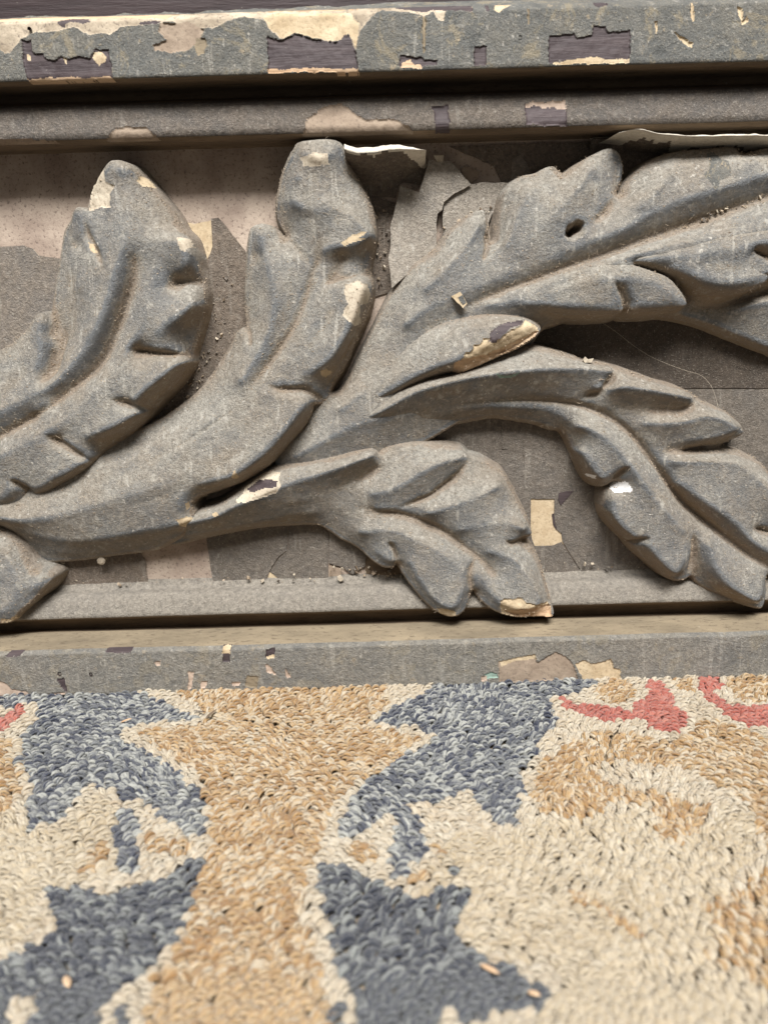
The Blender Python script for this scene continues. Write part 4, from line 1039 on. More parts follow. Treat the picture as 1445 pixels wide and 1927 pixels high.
# lower leaf with its arm ----------------------------------------------------
leaf('acanthus_leaf', 'low spreading leaf hanging over the fillet, its lowest tip broken to bare wood',
     c7([(60, 1050, 6), (110, 985, 10), (170, 955, 12), (225, 930, 13), (290, 915, 14), (350, 885, 14), (410, 840, 14), (455, 800, 13), (500, 768, 13), (560, 728, 12), (650, 690, 12), (800, 668, 12), (950, 638, 13), (1080, 606, 13), (1160, 598, 13), (1198, 625, 12)])
     + c8([(30, 560, 10), (60, 543, 10), (150, 528, 10), (250, 538, 10), (330, 555, 11), (356, 578, 11), (400, 590, 10), (440, 610, 9), (480, 640, 9), (510, 690, 9), (535, 740, 9), (565, 800, 10), (582, 850, 11), (580, 872, 11), (545, 890, 9), (575, 905, 9), (600, 940, 9), (620, 990, 10), (640, 1060, 12), (655, 1110, 14), (662, 1165, 16),
           (600, 1168, 16), (540, 1170, 16), (470, 1156, 15), (420, 1130, 14), (382, 1092, 12), (365, 1065, 11), (356, 1100, 13), (336, 1146, 15), (300, 1169, 16), (250, 1157, 15), (200, 1122, 13), (140, 1052, 11), (105, 1000, 9), (92, 965, 8), (86, 975, 8), (78, 988, 9), (40, 986, 9), (0, 962, 8), (-35, 930, 6), (-70, 905, 5)])
     + c7([(980, 1082, 5), (920, 1040, 5), (850, 1008, 5), (700, 1012, 4), (560, 1022, 4), (400, 1048, 4), (260, 1078, 4), (130, 1110, 4), (40, 1120, 4)]),
     [c7([(120, 1000, 14.5), (200, 985, 15.5), (300, 960, 17), (400, 905, 18.5), (520, 860, 19), (650, 800, 19.5), (800, 752, 19.5), (950, 700, 19.5), (1080, 652, 19), (1165, 625, 17.5)]),
      c7([(560, 770, 16.5), (700, 715, 16.5), (900, 670, 16.5)]),
      c7([(160, 1060, 9.5), (350, 1030, 10), (550, 985, 10), (750, 945, 10.5), (850, 938, 10.5)]),
      c7([(700, 880, 15), (850, 850, 14), (1000, 790, 12.5), (1120, 735, 11), (1185, 690, 10.5)]),
      c8([(0, 720, 15), (80, 700, 16.5), (180, 640, 17), (260, 600, 16.5), (325, 585, 15)]),
      c8([(355, 600, 11), (310, 655, 11), (250, 700, 11.5), (200, 732, 12), (100, 765, 13), (20, 775, 13.5)]),
      c8([(-120, 770, 11), (0, 780, 11), (100, 795, 11), (200, 828, 11), (280, 870, 11.5), (340, 915, 12), (400, 960, 12.5), (440, 1005, 13.5)]),
      c8([(200, 790, 16), (300, 760, 17), (400, 720, 17.5), (460, 690, 17)]),
      c8([(320, 850, 16), (420, 830, 17), (520, 830, 17), (560, 850, 17)]),
      c8([(430, 930, 17), (520, 960, 18), (580, 1030, 19), (610, 1110, 20), (560, 1140, 20), (480, 1120, 19), (420, 1060, 17), (390, 1000, 16)]),
      c8([(-40, 860, 13), (60, 850, 15), (150, 880, 16.5), (250, 930, 17.5), (310, 990, 17.5), (330, 1060, 18), (300, 1130, 19), (240, 1110, 18), (180, 1040, 17), (140, 970, 16)]),
      c8([(0, 910, 11), (40, 945, 12.5), (70, 965, 12.5)])],
     [(c8([(-30, 775), (100, 795), (200, 828), (280, 870), (340, 915), (400, 962)]), 1.5, 1.4),
      (c8([(352, 600), (308, 655), (250, 702), (200, 734), (100, 768)]), 1.9, 1.2),
      (c8([(585, 876), (545, 892), (510, 898), (480, 880)]), 3, 1.2),
      (c8([(366, 1070), (355, 1010), (375, 955)]), 2.6, 1.4),
      (c8([(90, 970), (82, 930), (60, 890)]), 2.4, 1.2)],
     [(c8([(468, 1108), (490, 1098), (510, 1105), (540, 1092), (560, 1112), (600, 1118), (650, 1122), (664, 1172), (600, 1178), (540, 1178), (475, 1165)]), M_CREAM, 'broken_edge', 19, 0.7),
      (c8([(480, 1150), (540, 1135), (610, 1128), (655, 1130), (665, 1175), (540, 1180)]), M_WOOD, 'broken_edge', 18, 0.9),
      (c8([(240, 1142), (270, 1138), (300, 1148), (310, 1165), (290, 1176), (250, 1165)]), M_CREAM, 'bare_patch', 18, 0.2),
      (c7([(410, 880), (440, 850), (470, 800), (510, 770), (560, 735), (655, 722), (650, 760), (665, 790), (640, 830), (560, 860), (480, 880), (425, 890)]), M_PALE, 'bare_patch', 18.5, 0.35),
      (c7([(470, 825), (500, 790), (560, 765), (640, 770), (640, 800), (560, 815), (490, 835)]), M_PURPLE, 'purple_patch', 18.5, 0.2),
      (c7([(285, 945), (325, 940), (325, 958), (295, 962)]), M_CREAM, 'bare_patch', 16, 0.15)],
     seed=161, soft=0.75)

# nail stub and grit in the shade under the stem
p, _ = on_panel(c6([(560, 1022, 4)]))
a = np.linspace(0, 2 * np.pi, 10, endpoint=False)
V = []
for r, y in ((0.9, 0.5), (0.9, -5.0), (1.9, -5.2), (2.0, -6.0), (1.1, -6.7)):
    V += [(p[0, 0] + r * math.cos(t), y, p[0, 1] + r * math.sin(t)) for t in a]
V.append((p[0, 0], -6.9, p[0, 1]))
F = [(q * 10 + i, q * 10 + (i + 1) % 10, q * 10 + 10 + (i + 1) % 10, q * 10 + 10 + i) for q in range(4) for i in range(10)] + [(40 + i, 40 + (i + 1) % 10, 50, 50) for i in range(10)]
me = bpy.data.meshes.new('nail'); me.from_pydata([tuple(np.array(v) / 1000) for v in V], [], [tuple(dict.fromkeys(f)) for f in F]); me.materials.append(M_PALE)
link('nail', me, PANEL)

# dust grit lying on the leaves, thickest in the grooves
gv, gf = [], []
rg = np.random.default_rng(3)
tet = np.array([(1, 0, -.4), (-.5, .87, -.4), (-.5, -.87, -.4), (0, 0, .9)])
for gx, gz, f, ins, cav in LEAF_FIELDS:
    jj, ii = np.nonzero(ins & (f > 2))
    w = 0.05 + np.minimum(cav[jj, ii], 1.2) ** 1.5
    cntg = int(len(jj) * 0.08)
    s = rg.choice(len(jj), cntg, p=w / w.sum())
    for q in s:
        r = 0.14 + 0.22 * rg.random() ** 3
        R = rg.normal(size=(3, 3)); R, _ = np.linalg.qr(R)
        b = len(gv)
        P = tet @ R * r * np.array([1 + rg.random(), 1, 1]) + np.array([gx[jj[q], ii[q]] + rg.random() * .5, -f[jj[q], ii[q]], gz[jj[q], ii[q]] + rg.random() * .5])
        gv.extend(P); gf += [(b, b + 1, b + 2), (b, b + 3, b + 1), (b + 1, b + 3, b + 2), (b + 2, b + 3, b)]
link('dust_grit', raw_mesh('dust_grit', np.array(gv) / 1000, np.array(gf), M_GRIT, smooth=False), PANEL, kind='stuff')

# crumbs of paint and plaster fallen along the foot of the board and between the leaves
cv_, cf_, cm_ = [], [], []
for pts, num, hh_ in ((c7([(300, 1318), (1000, 1300)]), 28, 3.0), (c7([(930, 1230), (1320, 1300)]), 60, 2.0), (c8([(600, 985), (1050, 985)]), 14, 3.0), (c3([(1200, 700), (1200, 1150)]), 40, 1.2), (c3([(1150, 1100), (960, 1420)]), 60, 1.2),
                      (z2([(150, 700), (170, 1350)]), 45, 1.2), (z2([(720, 940), (1080, 700)]), 60, 4.0), (c5([(1050, 440), (1440, 300)]), 40, 17.5), (c6([(330, 1160), (1150, 1150)]), 14, 3.0)):
    A_, _ = on_panel(pts, hh_)
    for _ in range(num):
        q_ = A_[0] + (A_[1] - A_[0]) * rg.random() + rg.normal(0, 1.0, 2) * np.array([2.5, 1.0]) + np.array([0, 0.8 * abs(rg.normal())])
        r_ = 0.22 + 0.75 * rg.random() ** 3
        R_, _ = np.linalg.qr(rg.normal(size=(3, 3)))
        b = len(cv_)
        box = np.array([(x, y, z) for x in (-1, 1) for y in (-.3, .3) for z in (-.7, .7)]) * r_ * (0.8 + 0.4 * rg.random((8, 1)))
        cv_.extend(box @ R_ + np.array([q_[0], -hh_ - 0.5 * rg.random(), q_[1]]))
        cf_ += [(b, b + 1, b + 3, b + 2), (b + 4, b + 6, b + 7, b + 5), (b, b + 4, b + 5, b + 1), (b + 2, b + 3, b + 7, b + 6), (b, b + 2, b + 6, b + 4), (b + 1, b + 5, b + 7, b + 3)]
        cm_ += [int(rg.choice([0, 1, 2, 3], p=[.3, .35, .2, .15]))] * 6
link('paint_crumbs', raw_mesh('paint_crumbs', np.array(cv_) / 1000, np.array(cf_), [M_SHEET, M_GRIT, M_PALE, M_UNDER], cm_, smooth=False), PANEL, kind='stuff')

# lint and cobweb fibres caught in the grooves
lv, lf = [], []
for gx, gz, f, ins, cav in LEAF_FIELDS:
    jj, ii = np.nonzero(ins & (f > 2))
    w = 0.03 + np.minimum(cav[jj, ii], 1.2) ** 1.3
    for q in rg.choice(len(jj), int(len(jj) * 0.012), p=w / w.sum()):
        a_ = rg.random() * 6.28; L = 0.9 + 2.2 * rg.random() ** 2
        d_ = np.array([math.cos(a_), 0.0, math.sin(a_)]); sd_ = np.array([-math.sin(a_), 0.0, math.cos(a_)])
        p_ = np.array([gx[jj[q], ii[q]], -f[jj[q], ii[q]] - 0.15, gz[jj[q], ii[q]]])
        cr = rg.normal(0, 0.5); b = len(lv)
        for k_ in range(5):
            t_ = k_ / 4
            c_ = p_ + d_ * L * (t_ - .5) + sd_ * cr * math.sin(3.1 * t_) - np.array([0, 0.5 * math.sin(3.1 * t_) * rg.random(), 0])
            lv += [c_ - sd_ * 0.045, c_ + sd_ * 0.045 - np.array([0, 0.05, 0])]
        lf += [(b + 2 * k_, b + 2 * k_ + 1, b + 2 * k_ + 3, b + 2 * k_ + 2) for k_ in range(4)]
link('dust_lint', raw_mesh('dust_lint', np.array(lv) / 1000, np.array(lf), M_GRIT), PANEL, kind='stuff')

# ------------------------------------------------------------------ the hooked rug
RUG = empty('hooked_rug', 'cream and tan hooked wool rug with blue and coral motifs, under the carved panel', 'rug', (0, 0, 0))


def yarn(name, dark, mid, pale, lo=0.35, hi=0.7, two=0.38):
    t = NT(name)
    g = t.n('ShaderNodeNewGeometry')
    isl = g.outputs['Random Per Island']
    patchy = t.noise(45, 3, 0.6)
    uv = t.n('ShaderNodeUVMap', uv_map='UVMap').outputs[0]
    sep = t.n('ShaderNodeSeparateXYZ'); t.l(uv, sep.inputs[0])
    # strands run along the ply with a slight twist
    ang = t.math('ADD', t.math('MULTIPLY', sep.outputs[1], 6.5), t.math('MULTIPLY', sep.outputs[0], 1.6))
    ang = t.math('ADD', ang, t.math('MULTIPLY', isl, 17.0))
    cmb = t.n('ShaderNodeCombineXYZ')
    t.l(ang, cmb.inputs[0]); t.l(t.math('MULTIPLY', sep.outputs[0], 0.8), cmb.inputs[1]); t.l(t.math('MULTIPLY', isl, 40.0), cmb.inputs[2])
    nz = t.n('ShaderNodeTexNoise'); t.l(cmb.outputs[0], nz.inputs['Vector'])
    nz.inputs['Scale'].default_value = 1.7; nz.inputs['Detail'].default_value = 3; nz.inputs['Roughness'].default_value = 0.7
    st = nz.outputs[0]
    f = t.math('ADD', t.math('MULTIPLY', isl, two), t.math('ADD', t.math('MULTIPLY', patchy, 0.5), t.math('MULTIPLY', st, 1.5)))
    f = t.math('SUBTRACT', f, 0.51 + two / 2)
    c = t.ramp(f, (lo - 0.15, dark), (0.5, mid), (hi, pale))
    fine = t.noise(1500, 3, 0.7)
    c = t.mix(t.math('MULTIPLY', t.ramp(fine, (0.35, 1), (0.5, 0)), 0.22), c, tuple(x * 0.5 for x in mid))
    m = t.out(c, 0.9, t.bump(t.math('ADD', st, t.math('MULTIPLY', fine, 0.6)), 1.0, 0.0008), 0.15)
    t.p.inputs['Sheen Weight'].default_value = 0.25
    t.p.inputs['Sheen Roughness'].default_value = 0.5
    return m


Y_CREAM = yarn('cream_wool', (0.44, 0.35, 0.24), (0.55, 0.465, 0.34), (0.62, 0.55, 0.43))
Y_TAN = yarn('tan_wool', (0.310, 0.172, 0.063), (0.494, 0.328, 0.155), (0.575, 0.494, 0.368), two=0.75, hi=0.85)
Y_BLUE = yarn('blue_grey_wool', (0.028, 0.034, 0.060), (0.145, 0.152, 0.160), (0.44, 0.44, 0.40), two=0.9, lo=0.3, hi=0.85)
Y_NAVY = yarn('dark_blue_wool', (0.018, 0.022, 0.037), (0.069, 0.075, 0.090), (0.276, 0.287, 0.270), two=0.9, lo=0.3, hi=0.9)
Y_CORAL = yarn('coral_wool', (0.33, 0.075, 0.05), (0.45, 0.125, 0.085), (0.50, 0.20, 0.145))
Y_BEIGE = yarn('beige_wool', (0.42, 0.33, 0.21), (0.53, 0.44, 0.305), (0.60, 0.52, 0.39))
YARN = [Y_CREAM, Y_TAN, Y_BLUE, Y_NAVY, Y_CORAL, Y_BEIGE]
t = NT('rug_canvas'); M_CANVAS = t.out(t.mix(t.noise(600, 3), (0.26, 0.205, 0.14), (0.42, 0.335, 0.23)), 0.95)

# pattern regions traced on the rug (later ones win)
RP = [
    (5, r1([(-200, 560), (100, 700), (140, 840), (330, 810), (420, 700), (520, 640), (640, 700), (620, 1100), (400, 1130), (240, 1130), (160, 1250), (230, 1300), (0, 1500), (-250, 1500)])),
    (5, r3([(100, 830), (300, 720), (640, 720), (860, 660), (940, 860), (1150, 760), (1200, 680), (1360, 700), (1400, 900), (1300, 1010), (1250, 1200), (1445, 1500), (1445, 1780), (300, 1780), (420, 1500), (-250, 1300), (-260, 1000), (-100, 800)])),
    (1, full([(300, 1280), (720, 1270), (722, 1300), (738, 1322), (700, 1345), (695, 1360), (740, 1372), (795, 1385), (757, 1418), (705, 1449), (666, 1472), (634, 1500), (622, 1536), (610, 1567), (592, 1597), (580, 1650), (572, 1690), (585, 1760), (597, 1800), (612, 1850), (620, 1960),
              (278, 1960), (273, 1873), (288, 1823), (323, 1782), (348, 1737), (364, 1701), (374, 1661), (391, 1616), (394, 1581), (398, 1547), (388, 1505), (381, 1470), (367, 1443), (322, 1415), (287, 1395), (262, 1374), (367, 1360), (400, 1345), (367, 1318), (330, 1300)])),
    (2, r1([(-250, 60), (550, 60), (780, 100), (880, 140), (960, 180), (1060, 210), (1120, 218), (1050, 240), (900, 245), (760, 268), (650, 300), (700, 370), (850, 440), (950, 500), (1010, 570), (1090, 640), (1110, 720), (1105, 850), (1060, 885), (1040, 840), (950, 800), (870, 760), (830, 690), (700, 660), (620, 630), (500, 592), (430, 630), (390, 710), (320, 790), (220, 800), (165, 838), (140, 820), (150, 720), (170, 620), (150, 520), (100, 450), (130, 330), (190, 240), (205, 165), (160, 140), (60, 165), (30, 190), (0, 160), (-250, 130)])),
    (2, r1([(650, 730), (700, 720), (765, 745), (750, 850), (758, 1000), (740, 1065), (640, 1092), (640, 950), (618, 830)])),
    (4, r1([(-250, 260), (0, 215), (60, 180), (100, 158), (128, 180), (90, 240), (0, 302), (-250, 400)])),
    (1, r1([(-250, 330), (60, 345), (95, 450), (125, 560), (80, 660), (40, 740), (-250, 800)])),
    (1, r1([(800, 825), (880, 880), (1045, 890), (1030, 950), (860, 975), (785, 890)])),
    (1, r1([(800, 1000), (870, 1010), (900, 1040), (820, 1060)])),
    (1, r1([(470, 935), (575, 905), (545, 1010), (480, 1080), (425, 1085), (440, 1030)])),
    (3, r4([(765, 80), (748, 170), (732, 240), (682, 300), (662, 390), (592, 460), (542, 530), (455, 580), (405, 640), (370, 720), (360, 800), (95, 800), (135, 640), (40, 630), (30, 720), (-250, 800), (-250, 560), (0, 480), (100, 420), (215, 365), (195, 325), (160, 290), (165, 240), (190, 200), (300, 205), (420, 238), (450, 210), (530, 180), (620, 160), (700, 110)])),
    (3, r4([(420, 690), (450, 650), (500, 690), (490, 800), (420, 800)])),
    (2, r2([(1095, 20), (1900, 20), (1890, 45), (1810, 85), (1740, 92), (1700, 90), (1672, 115), (1700, 175), (1690, 245), (1612, 340), (1590, 400), (1522, 478), (1542, 550), (1492, 648), (1492, 707), (1440, 757), (1400, 720), (1340, 640), (1290, 595), (1280, 560), (1200, 572), (1130, 622), (1060, 620), (950, 642), (880, 682), (760, 755), (690, 802), (635, 785), (638, 700), (668, 620), (740, 540), (800, 490), (920, 400), (970, 372), (1060, 342), (1105, 280), (1000, 247), (900, 240), (795, 220), (860, 168), (990, 108), (1085, 66)])),
    (2, r2([(955, 645), (1040, 690), (1030, 760), (1062, 820), (1040, 885), (972, 925), (960, 988), (868, 982), (880, 880), (920, 780), (885, 710)])),
    (1, r2([(640, 830), (700, 800), (770, 800), (830, 900), (710, 925)])),
    (1, r2([(975, 985), (1075, 945), (1105, 1000), (990, 1035)])),
    (1, r2([(1085, 835), (1150, 830), (1165, 880), (1090, 880)])),
    (3, r5([(0, 105), (90, 108), (150, 140), (220, 170), (290, 200), (350, 212), (400, 168), (472, 162), (487, 240), (445, 322), (410, 330), (480, 372), (600, 430), (660, 468), (740, 488), (765, 540), (712, 582), (600, 582), (490, 602), (375, 582), (375, 700), (150, 700), (110, 540), (50, 440), (30, 340), (20, 240), (-5, 160)])),
    (3, r5([(425, 118), (455, 108), (462, 140), (435, 150)])),
    (3, r5([(20, 545), (60, 530), (75, 600), (70, 700), (15, 700)])),
    (4, r3([(405, 115), (500, 160), (600, 180), (700, 190), (740, 208), (800, 150), (848, 110), (855, 50), (905, 55), (965, 110), (992, 180), (1045, 210), (1035, 272), (962, 312), (880, 302), (820, 242), (740, 240), (600, 247), (500, 217), (415, 172)])),
    (4, r3([(1095, 20), (1215, 20), (1220, 78), (1175, 82), (1205, 140), (1300, 180), (1445, 165), (1700, 150), (1700, 330), (1445, 293), (1330, 272), (1250, 242), (1190, 192), (1115, 110)])),
    (1, r3([(590, 80), (660, 40), (760, 50), (785, 120), (710, 165), (580, 150)])),
    (1, r3([(1240, 40), (1700, 20), (1700, 140), (1445, 155), (1310, 150), (1250, 100)])),
    (1, r3([(960, 40), (1060, 40), (1080, 100), (1000, 95)])),
    (1, r3([(520, 320), (700, 295), (850, 325), (960, 345), (1050, 320), (1090, 245), (1210, 240), (1300, 290), (1445, 330), (1700, 350), (1700, 1000), (1445, 900), (1400, 830), (1345, 650), (1230, 585), (1180, 560), (1090, 500), (850, 458), (700, 445), (570, 470), (640, 545), (850, 590), (1000, 630), (1180, 660), (1145, 760), (1000, 862), (900, 825), (850, 660), (640, 650), (620, 705), (420, 735), (340, 695), (262, 625), (300, 470), (400, 390)])),
    (1, r5([(1420, 130), (1370, 180), (1240, 230), (1290, 330), (1240, 400), (1260, 440), (1350, 450), (1445, 480), (1800, 520), (1800, 100)])),
    (1, r5([(780, 175), (860, 190), (960, 270), (1060, 330), (1115, 380), (1080, 372), (990, 310), (900, 260), (790, 195)])),
]
RP = [(c, on_rug(p)) for c, p in RP]

# loop spots: hooked rows that wander
SX, SY = 3.45, 2.75
rr = np.random.default_rng(12)
iy = np.arange(-92, 14)
spots = []
for j in iy:
    xs = np.arange(-240, 240, SX) + (j % 2) * SX / 2
    ys = np.full(len(xs), j * SY)
    spots.append(np.stack([xs, ys], 1))
S = np.concatenate(spots)
S[:, 0] += 5.0 * vnoise(S[:, 0], S[:, 1], 34, 201, 2) + rr.normal(0, 0.38, len(S))
S[:, 1] += 5.0 * vnoise(S[:, 0], S[:, 1], 30, 202, 2) + rr.normal(0, 0.34, len(S))
for crk in (r2([(480, 130), (500, 260), (530, 330)]), r2([(540, 110), (580, 200), (640, 330)]), r2([(690, 70), (760, 150), (790, 180)]), r2([(370, 600), (395, 700), (380, 800), (500, 870), (525, 920)]), r2([(410, 380), (440, 470), (480, 560)]),
            r3([(740, 250), (640, 400), (700, 500)]), r1([(430, 560), (620, 520), (800, 700)])):
    C_ = spline(on_rug(crk), False, 1.5)
    for i in range(len(S)):
        d_ = S[i] - C_
        q_ = (d_ ** 2).sum(1); k_ = q_.argmin()
        if q_[k_] < 16:
            S[i] += d_[k_] / (q_[k_] ** .5 + 1e-6) * 0.6 * (1 - q_[k_] / 16)
# keep what the place needs: the view plus a margin
half = 215 + (S[:, 1] + 28) * 0.50
S = S[(np.abs(S[:, 0]) < np.maximum(half, 113)) & (S[:, 1] > -228) & (S[:, 1] < -12)]
n = len(S)
cls = np.zeros(n, int)
for c, poly in RP:
    cls[inside(S[:, 0], S[:, 1], poly)] = c
# a few stray stitches
ang = 0.15 + 1.25 * vnoise(S[:, 0], S[:, 1], 42, 203, 2) * 1.4 + rr.normal(0, 0.42, n)
scl = 0.92 + rr.normal(0, 0.08, n)
hgt = rr.normal(0, 0.28, n) + 0.6 * vnoise(S[:, 0], S[:, 1], 22, 205, 2)
tilt = rr.normal(0, 0.15, n)
under = S[:, 1] > -26.8                       # pressed flat beneath the panel
hgt[under] -= 2.2
nearr = (S[:, 1] > -31.5) & ~under
hgt[nearr] += 0.5 + 0.5 * rr.random(int(nearr.sum()))

NV_SEG, NV_SIDE, PLY = 6, 4, 4


def loop_variant(seed):
    r = np.random.default_rng(seed)
    Ln, Ht = 4.7 + r.normal(0, .3), 4.3 + r.normal(0, .25)
    skew = r.normal(0.9, 0.35)
    V, F, UV = [], [], []
    for p in range(PLY):
        o = (p - (PLY - 1) / 2) / (PLY / 2)                  # -0.75 .. 0.75 across the loop
        oy = o * 1.75 + r.normal(0, .1)
        rad = 0.66 * (1 + 0.10 * r.normal())
        hk = 1 - 0.45 * o * o + r.normal(0, .03)
        for s_ in range(NV_SEG + 1):
            t = s_ / NV_SEG
            th = np.pi * (0.04 + 0.92 * t)
            c = np.array([-Ln / 2 * np.cos(th) * (1 - .12 * o * o), oy * (0.62 + 0.38 * np.sin(th)) + skew * (t - .5), -4.2 + Ht * hk * np.sin(th) ** 0.8])
            tan = np.array([Ln / 2 * np.sin(th), skew / 3, Ht * 0.6 * np.cos(th)]); tan /= np.linalg.norm(tan)
            b = np.array([0, 1.0, 0]); nrm = np.cross(tan, b)
            taper = 0.7 if s_ in (0, NV_SEG) else 1.0
            for k in range(NV_SIDE):
                q = 2 * np.pi * k / NV_SIDE + np.pi / 4
                V.append(c + rad * taper * (np.cos(q) * b * 1.1 + np.sin(q) * nrm))
        base = p * (NV_SEG + 1) * NV_SIDE
        for s_ in range(NV_SEG):
            for k in range(NV_SIDE):
                k2 = (k + 1) % NV_SIDE
                F.append((base + s_ * NV_SIDE + k, base + s_ * NV_SIDE + k2, base + (s_ + 1) * NV_SIDE + k2, base + (s_ + 1) * NV_SIDE + k))
                u0, u1 = s_ / NV_SEG * 3, (s_ + 1) / NV_SEG * 3
                UV += [(u0, k / NV_SIDE), (u0, (k + 1) / NV_SIDE), (u1, (k + 1) / NV_SIDE), (u1, k / NV_SIDE)]
    return np.array(V), np.array(F), np.array(UV)


NVAR = 8
VAR = [loop_variant(300 + i) for i in range(NVAR)]
var = rr.integers(0, NVAR, n)

# the 300 loops that show largest become parts of their own
P3 = np.stack([S[:, 0], S[:, 1] + CAMD, np.full(n, -CAMH)], 1)
dep = P3 @ fw
uu = W0 / 2 + FPX * (P3 @ rt) / dep; vv = H0 / 2 - FPX * (P3 @ up) / dep
vis = (uu > 0) & (uu < W0) & (vv > 0) & (vv < H0)
order = np.argsort(np.where(vis, dep, 1e9))[:300]
single = np.zeros(n, bool); single[order] = True


def set_uv(me, uv):
    l = me.uv_layers.new(name='UVMap')
    l.data.foreach_set('uv', np.ascontiguousarray(uv, np.float32).ravel())


proto = {}
for i in order:
    key = (var[i], cls[i])
    if key not in proto:
        V, F, UV = VAR[var[i]]
        me = raw_mesh('yarn_loop', V / 1000, F, YARN[cls[i]]); set_uv(me, UV); proto[key] = me
    o = link('yarn_loop', proto[key], RUG)
    o.location = (S[i, 0] / 1000, S[i, 1] / 1000, hgt[i] / 1000)
    o.rotation_euler = (tilt[i], 0, ang[i]); o.scale = (scl[i],) * 3
rest = np.nonzero(~single)[0]
AV, AF, AUV, AM = [], [], [], []
off = 0
for v in range(NVAR):
    idx = rest[var[rest] == v]
    V, F, UV = VAR[v]
    ca, sa = np.cos(ang[idx]), np.sin(ang[idx]); ct, s_t = np.cos(tilt[idx]), np.sin(tilt[idx])
    x = V[None, :, 0] * scl[idx, None]; y0_ = V[None, :, 1] * scl[idx, None]; z0_ = V[None, :, 2] * scl[idx, None]
    y = y0_ * ct[:, None] - z0_ * s_t[:, None]; z = y0_ * s_t[:, None] + z0_ * ct[:, None]
    X = x * ca[:, None] - y * sa[:, None] + S[idx, 0][:, None]
    Y = x * sa[:, None] + y * ca[:, None] + S[idx, 1][:, None]
    Z = z + hgt[idx][:, None]
    AV.append(np.stack([X, Y, Z], 2).reshape(-1, 3))
    AF.append((F[None] + (np.arange(len(idx)) * len(V))[:, None, None]).reshape(-1, 4) + off)
    AUV.append(np.tile(UV, (len(idx), 1))); AM.append(np.repeat(cls[idx], len(F)))
    off += len(idx) * len(V)
me = raw_mesh('yarn_pile', np.concatenate(AV) / 1000, np.concatenate(AF), YARN, np.concatenate(AM)); set_uv(me, np.concatenate(AUV))
link('yarn_pile', me, RUG, kind='stuff')

# canvas the loops are hooked through
xs = [-0.24, 0.24]
V = np.array([(-.24, -.25, -.0040), (.24, -.25, -.0040), (.24, .06, -.0040), (-.24, .06, -.0040), (-.24, -.24, -.0075), (.24, -.24, -.0075), (.24, .06, -.0075), (-.24, .06, -.0075)])
F = np.array([(0, 1, 2, 3), (4, 7, 6, 5), (0, 4, 5, 1), (1, 5, 6, 2), (2, 6, 7, 3), (3, 7, 4, 0)])
link('rug_backing', raw_mesh('rug_backing', V, F, M_CANVAS, smooth=False), RUG)

# loose fibres standing off the pile
fz = np.random.default_rng(77)
pick = fz.choice(n, 14000)
FV, FF, FM = [], [], []
for i in pick:
    if under[i]:
        continue
    p0 = np.array([S[i, 0] + fz.normal(0, 1.2), S[i, 1] + fz.normal(0, 1.2), hgt[i] + 0.2 + fz.normal(0, .3)])
    a = fz.random() * 6.28; d = np.array([math.cos(a), math.sin(a), 0.35 * fz.normal() + 0.25])
    L = 1.6 + 2.0 * fz.random(); bend = fz.normal(0, 0.5, 3)
    w = np.array([-math.sin(a), math.cos(a), 0.0]) * 0.04
    b = len(FV)
    for s in range(4):
        t = s / 3
        q = p0 + d * L * (t - .3) + bend * t * t - np.array([0, 0, 1.4 * t * t])
        FV += [q - w, q + w + np.array([0, 0, 0.03])]
    for s in range(3):
        FF.append((b + 2 * s, b + 2 * s + 1, b + 2 * s + 3, b + 2 * s + 2)); FM.append(cls[i])
me = raw_mesh('wool_fuzz', np.array(FV) / 1000, np.array(FF), YARN, FM); set_uv(me, np.zeros((len(FF) * 4, 2)))
link('wool_fuzz', me, RUG, kind='stuff')

# ------------------------------------------------------------------ small loose things


def sliver(name, label, p0, p1, r, mat, cat, z=0.6):
    A = np.array([*on_rug([p0])[0], z]); B = np.array([*on_rug([p1])[0], z + 0.5])
    d = B - A; w = np.cross(d, [0, 0, 1.0]); w /= np.linalg.norm(w); hh = np.array([0, 0, 1.0])
    V = [A]
    for t, k in ((.25, .9), (.65, 1.0), (.9, .5)):
        c = A + d * t + hh * 0.25 * math.sin(3 * t)
        V += [c + w * r * k, c + hh * r * .7 * k, c - w * r * k, c - hh * r * .6 * k]
    V.append(B)
    F = [(0, 1 + (i + 1) % 4, 1 + i) for i in range(4)]
    for s in range(2):
        for i in range(4):
            a, b = 1 + s * 4 + i, 1 + s * 4 + (i + 1) % 4
            F += [(a, b, b + 4), (a, b + 4, a + 4)]
    F += [(9 + i, 9 + (i + 1) % 4, 13) for i in range(4)]
    return link(name, raw_mesh(name, np.array(V) / 1000, np.array(F), mat, smooth=False), None, label, cat=cat)


sliver('wood_splinter', 'broad dark brown splinter lying on the tan wool beside the blue motif', r1([(1118, 252)])[0], r1([(1182, 206)])[0], 0.75, M_UNDER, 'splinter', 1.2)
sliver('wood_splinter', 'thin black splinter crossing the pointed tip of the blue motif', r1([(1052, 210)])[0], r1([(1128, 222)])[0], 0.35, M_DARK, 'splinter', 1.2)
sliver('wood_splinter', 'rusty brown splinter caught in the blue wool', r1([(655, 272)])[0], r1([(722, 254)])[0], 0.6, M_WOOD, 'splinter', 1.0)
sliver('wood_splinter', 'orange wood sliver on the dark blue wool below the cream bar', r5([(515, 445)])[0], r5([(582, 486)])[0], 0.8, M_WOOD, 'splinter', 1.2)
sliver('wood_splinter', 'small pale sliver at the pointed end of the dark blue motif', r5([(668, 535)])[0], r5([(712, 555)])[0], 0.8, M_WOOD, 'splinter', 1.2)
sliver('wood_splinter', 'short brown sliver on the dark blue wool beside the tan band', r4([(245, 560)])[0], r4([(262, 612)])[0], 0.9, M_WOOD, 'splinter', 1.2)

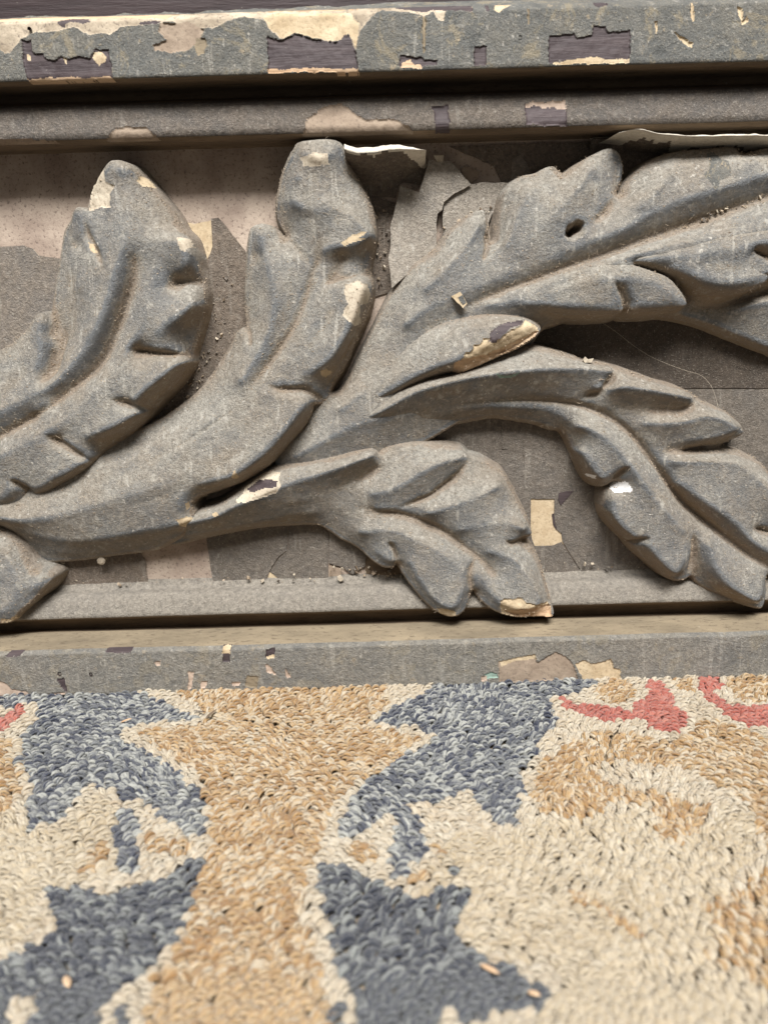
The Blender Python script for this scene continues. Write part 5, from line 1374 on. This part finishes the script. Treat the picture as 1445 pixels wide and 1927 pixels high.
# a loose flake of paint lying on the big leaf
f1 = sheet(c5([(108, 712), (146, 692), (176, 742), (158, 762)]), M_CREAM, h=16.2 * HS, thick=0.9, edge=M_UNDER, hz=16.5 * HS, parent=None, name='paint_flake')
f1['label'] = 'small loose cream paint flake lying on the large spreading leaf'; f1['category'] = 'paint flake'
f2 = sheet(c5([(138, 716), (156, 706), (172, 738), (158, 748)]), M_RAIL, h=16.2 * HS + 0.8, thick=0.3, hz=16.5 * HS, parent=f1, name='grey_paint_skin')
f3 = sheet(c8([(770, 228), (778, 216), (788, 226), (808, 222), (800, 236), (775, 238)]), M_PALE, h=14 * HS, thick=1.2, hz=15 * HS, parent=None, name='paint_flake')
f3['label'] = 'tiny pale paint flake on the crest of the curling leaf'; f3['category'] = 'paint flake'
f4 = sheet(c7([(968, 1285), (985, 1278), (1002, 1300), (985, 1312), (972, 1302)]), M_PALE, h=3.5, thick=1.0, hz=4, parent=None, name='paint_flake')
f4['label'] = 'little white paint crumb lying on the fillet under the torn paint sheets'; f4['category'] = 'paint flake'
f5 = sheet(c8([(345, 135), (358, 124), (370, 140), (355, 152)]), M_DARK, h=18.6 * HS, thick=0.8, hz=19 * HS, parent=None, name='paint_flake')
f5['label'] = 'tiny dark paint chip lying on the lobe with the broken cream edge'; f5['category'] = 'paint flake'
# a hair across the hollow
H_, _ = on_panel(c8([(745, 45, 3), (860, 105, 4), (960, 180, 4), (1030, 222, 3), (1130, 262, 4), (1200, 285, 6), (1240, 330, 8), (1262, 400, 12)]))
hh = np.array([3, 4, 4, 3, 4, 6, 8, 12.0])
P = spline(np.concatenate([H_, hh[:, None]], 1), False, 1.0)
V, F = [], []
for i, q in enumerate(P):
    for k in range(3):
        a_ = k * 2.094
        V.append((q[0] + .06 * math.cos(a_), -q[2] + .06 * math.sin(a_), q[1] + .05 * math.sin(a_ + 1)))
    if i:
        for k in range(3):
            a_, b_ = (i - 1) * 3 + k, (i - 1) * 3 + (k + 1) % 3
            F.append((a_, b_, b_ + 3, a_ + 3))
link('hair_strand', raw_mesh('hair_strand', np.array(V) / 1000, np.array(F), M_PALE), None, 'fine pale hair strung across the dark hollow beside the curling leaf', cat='hair')
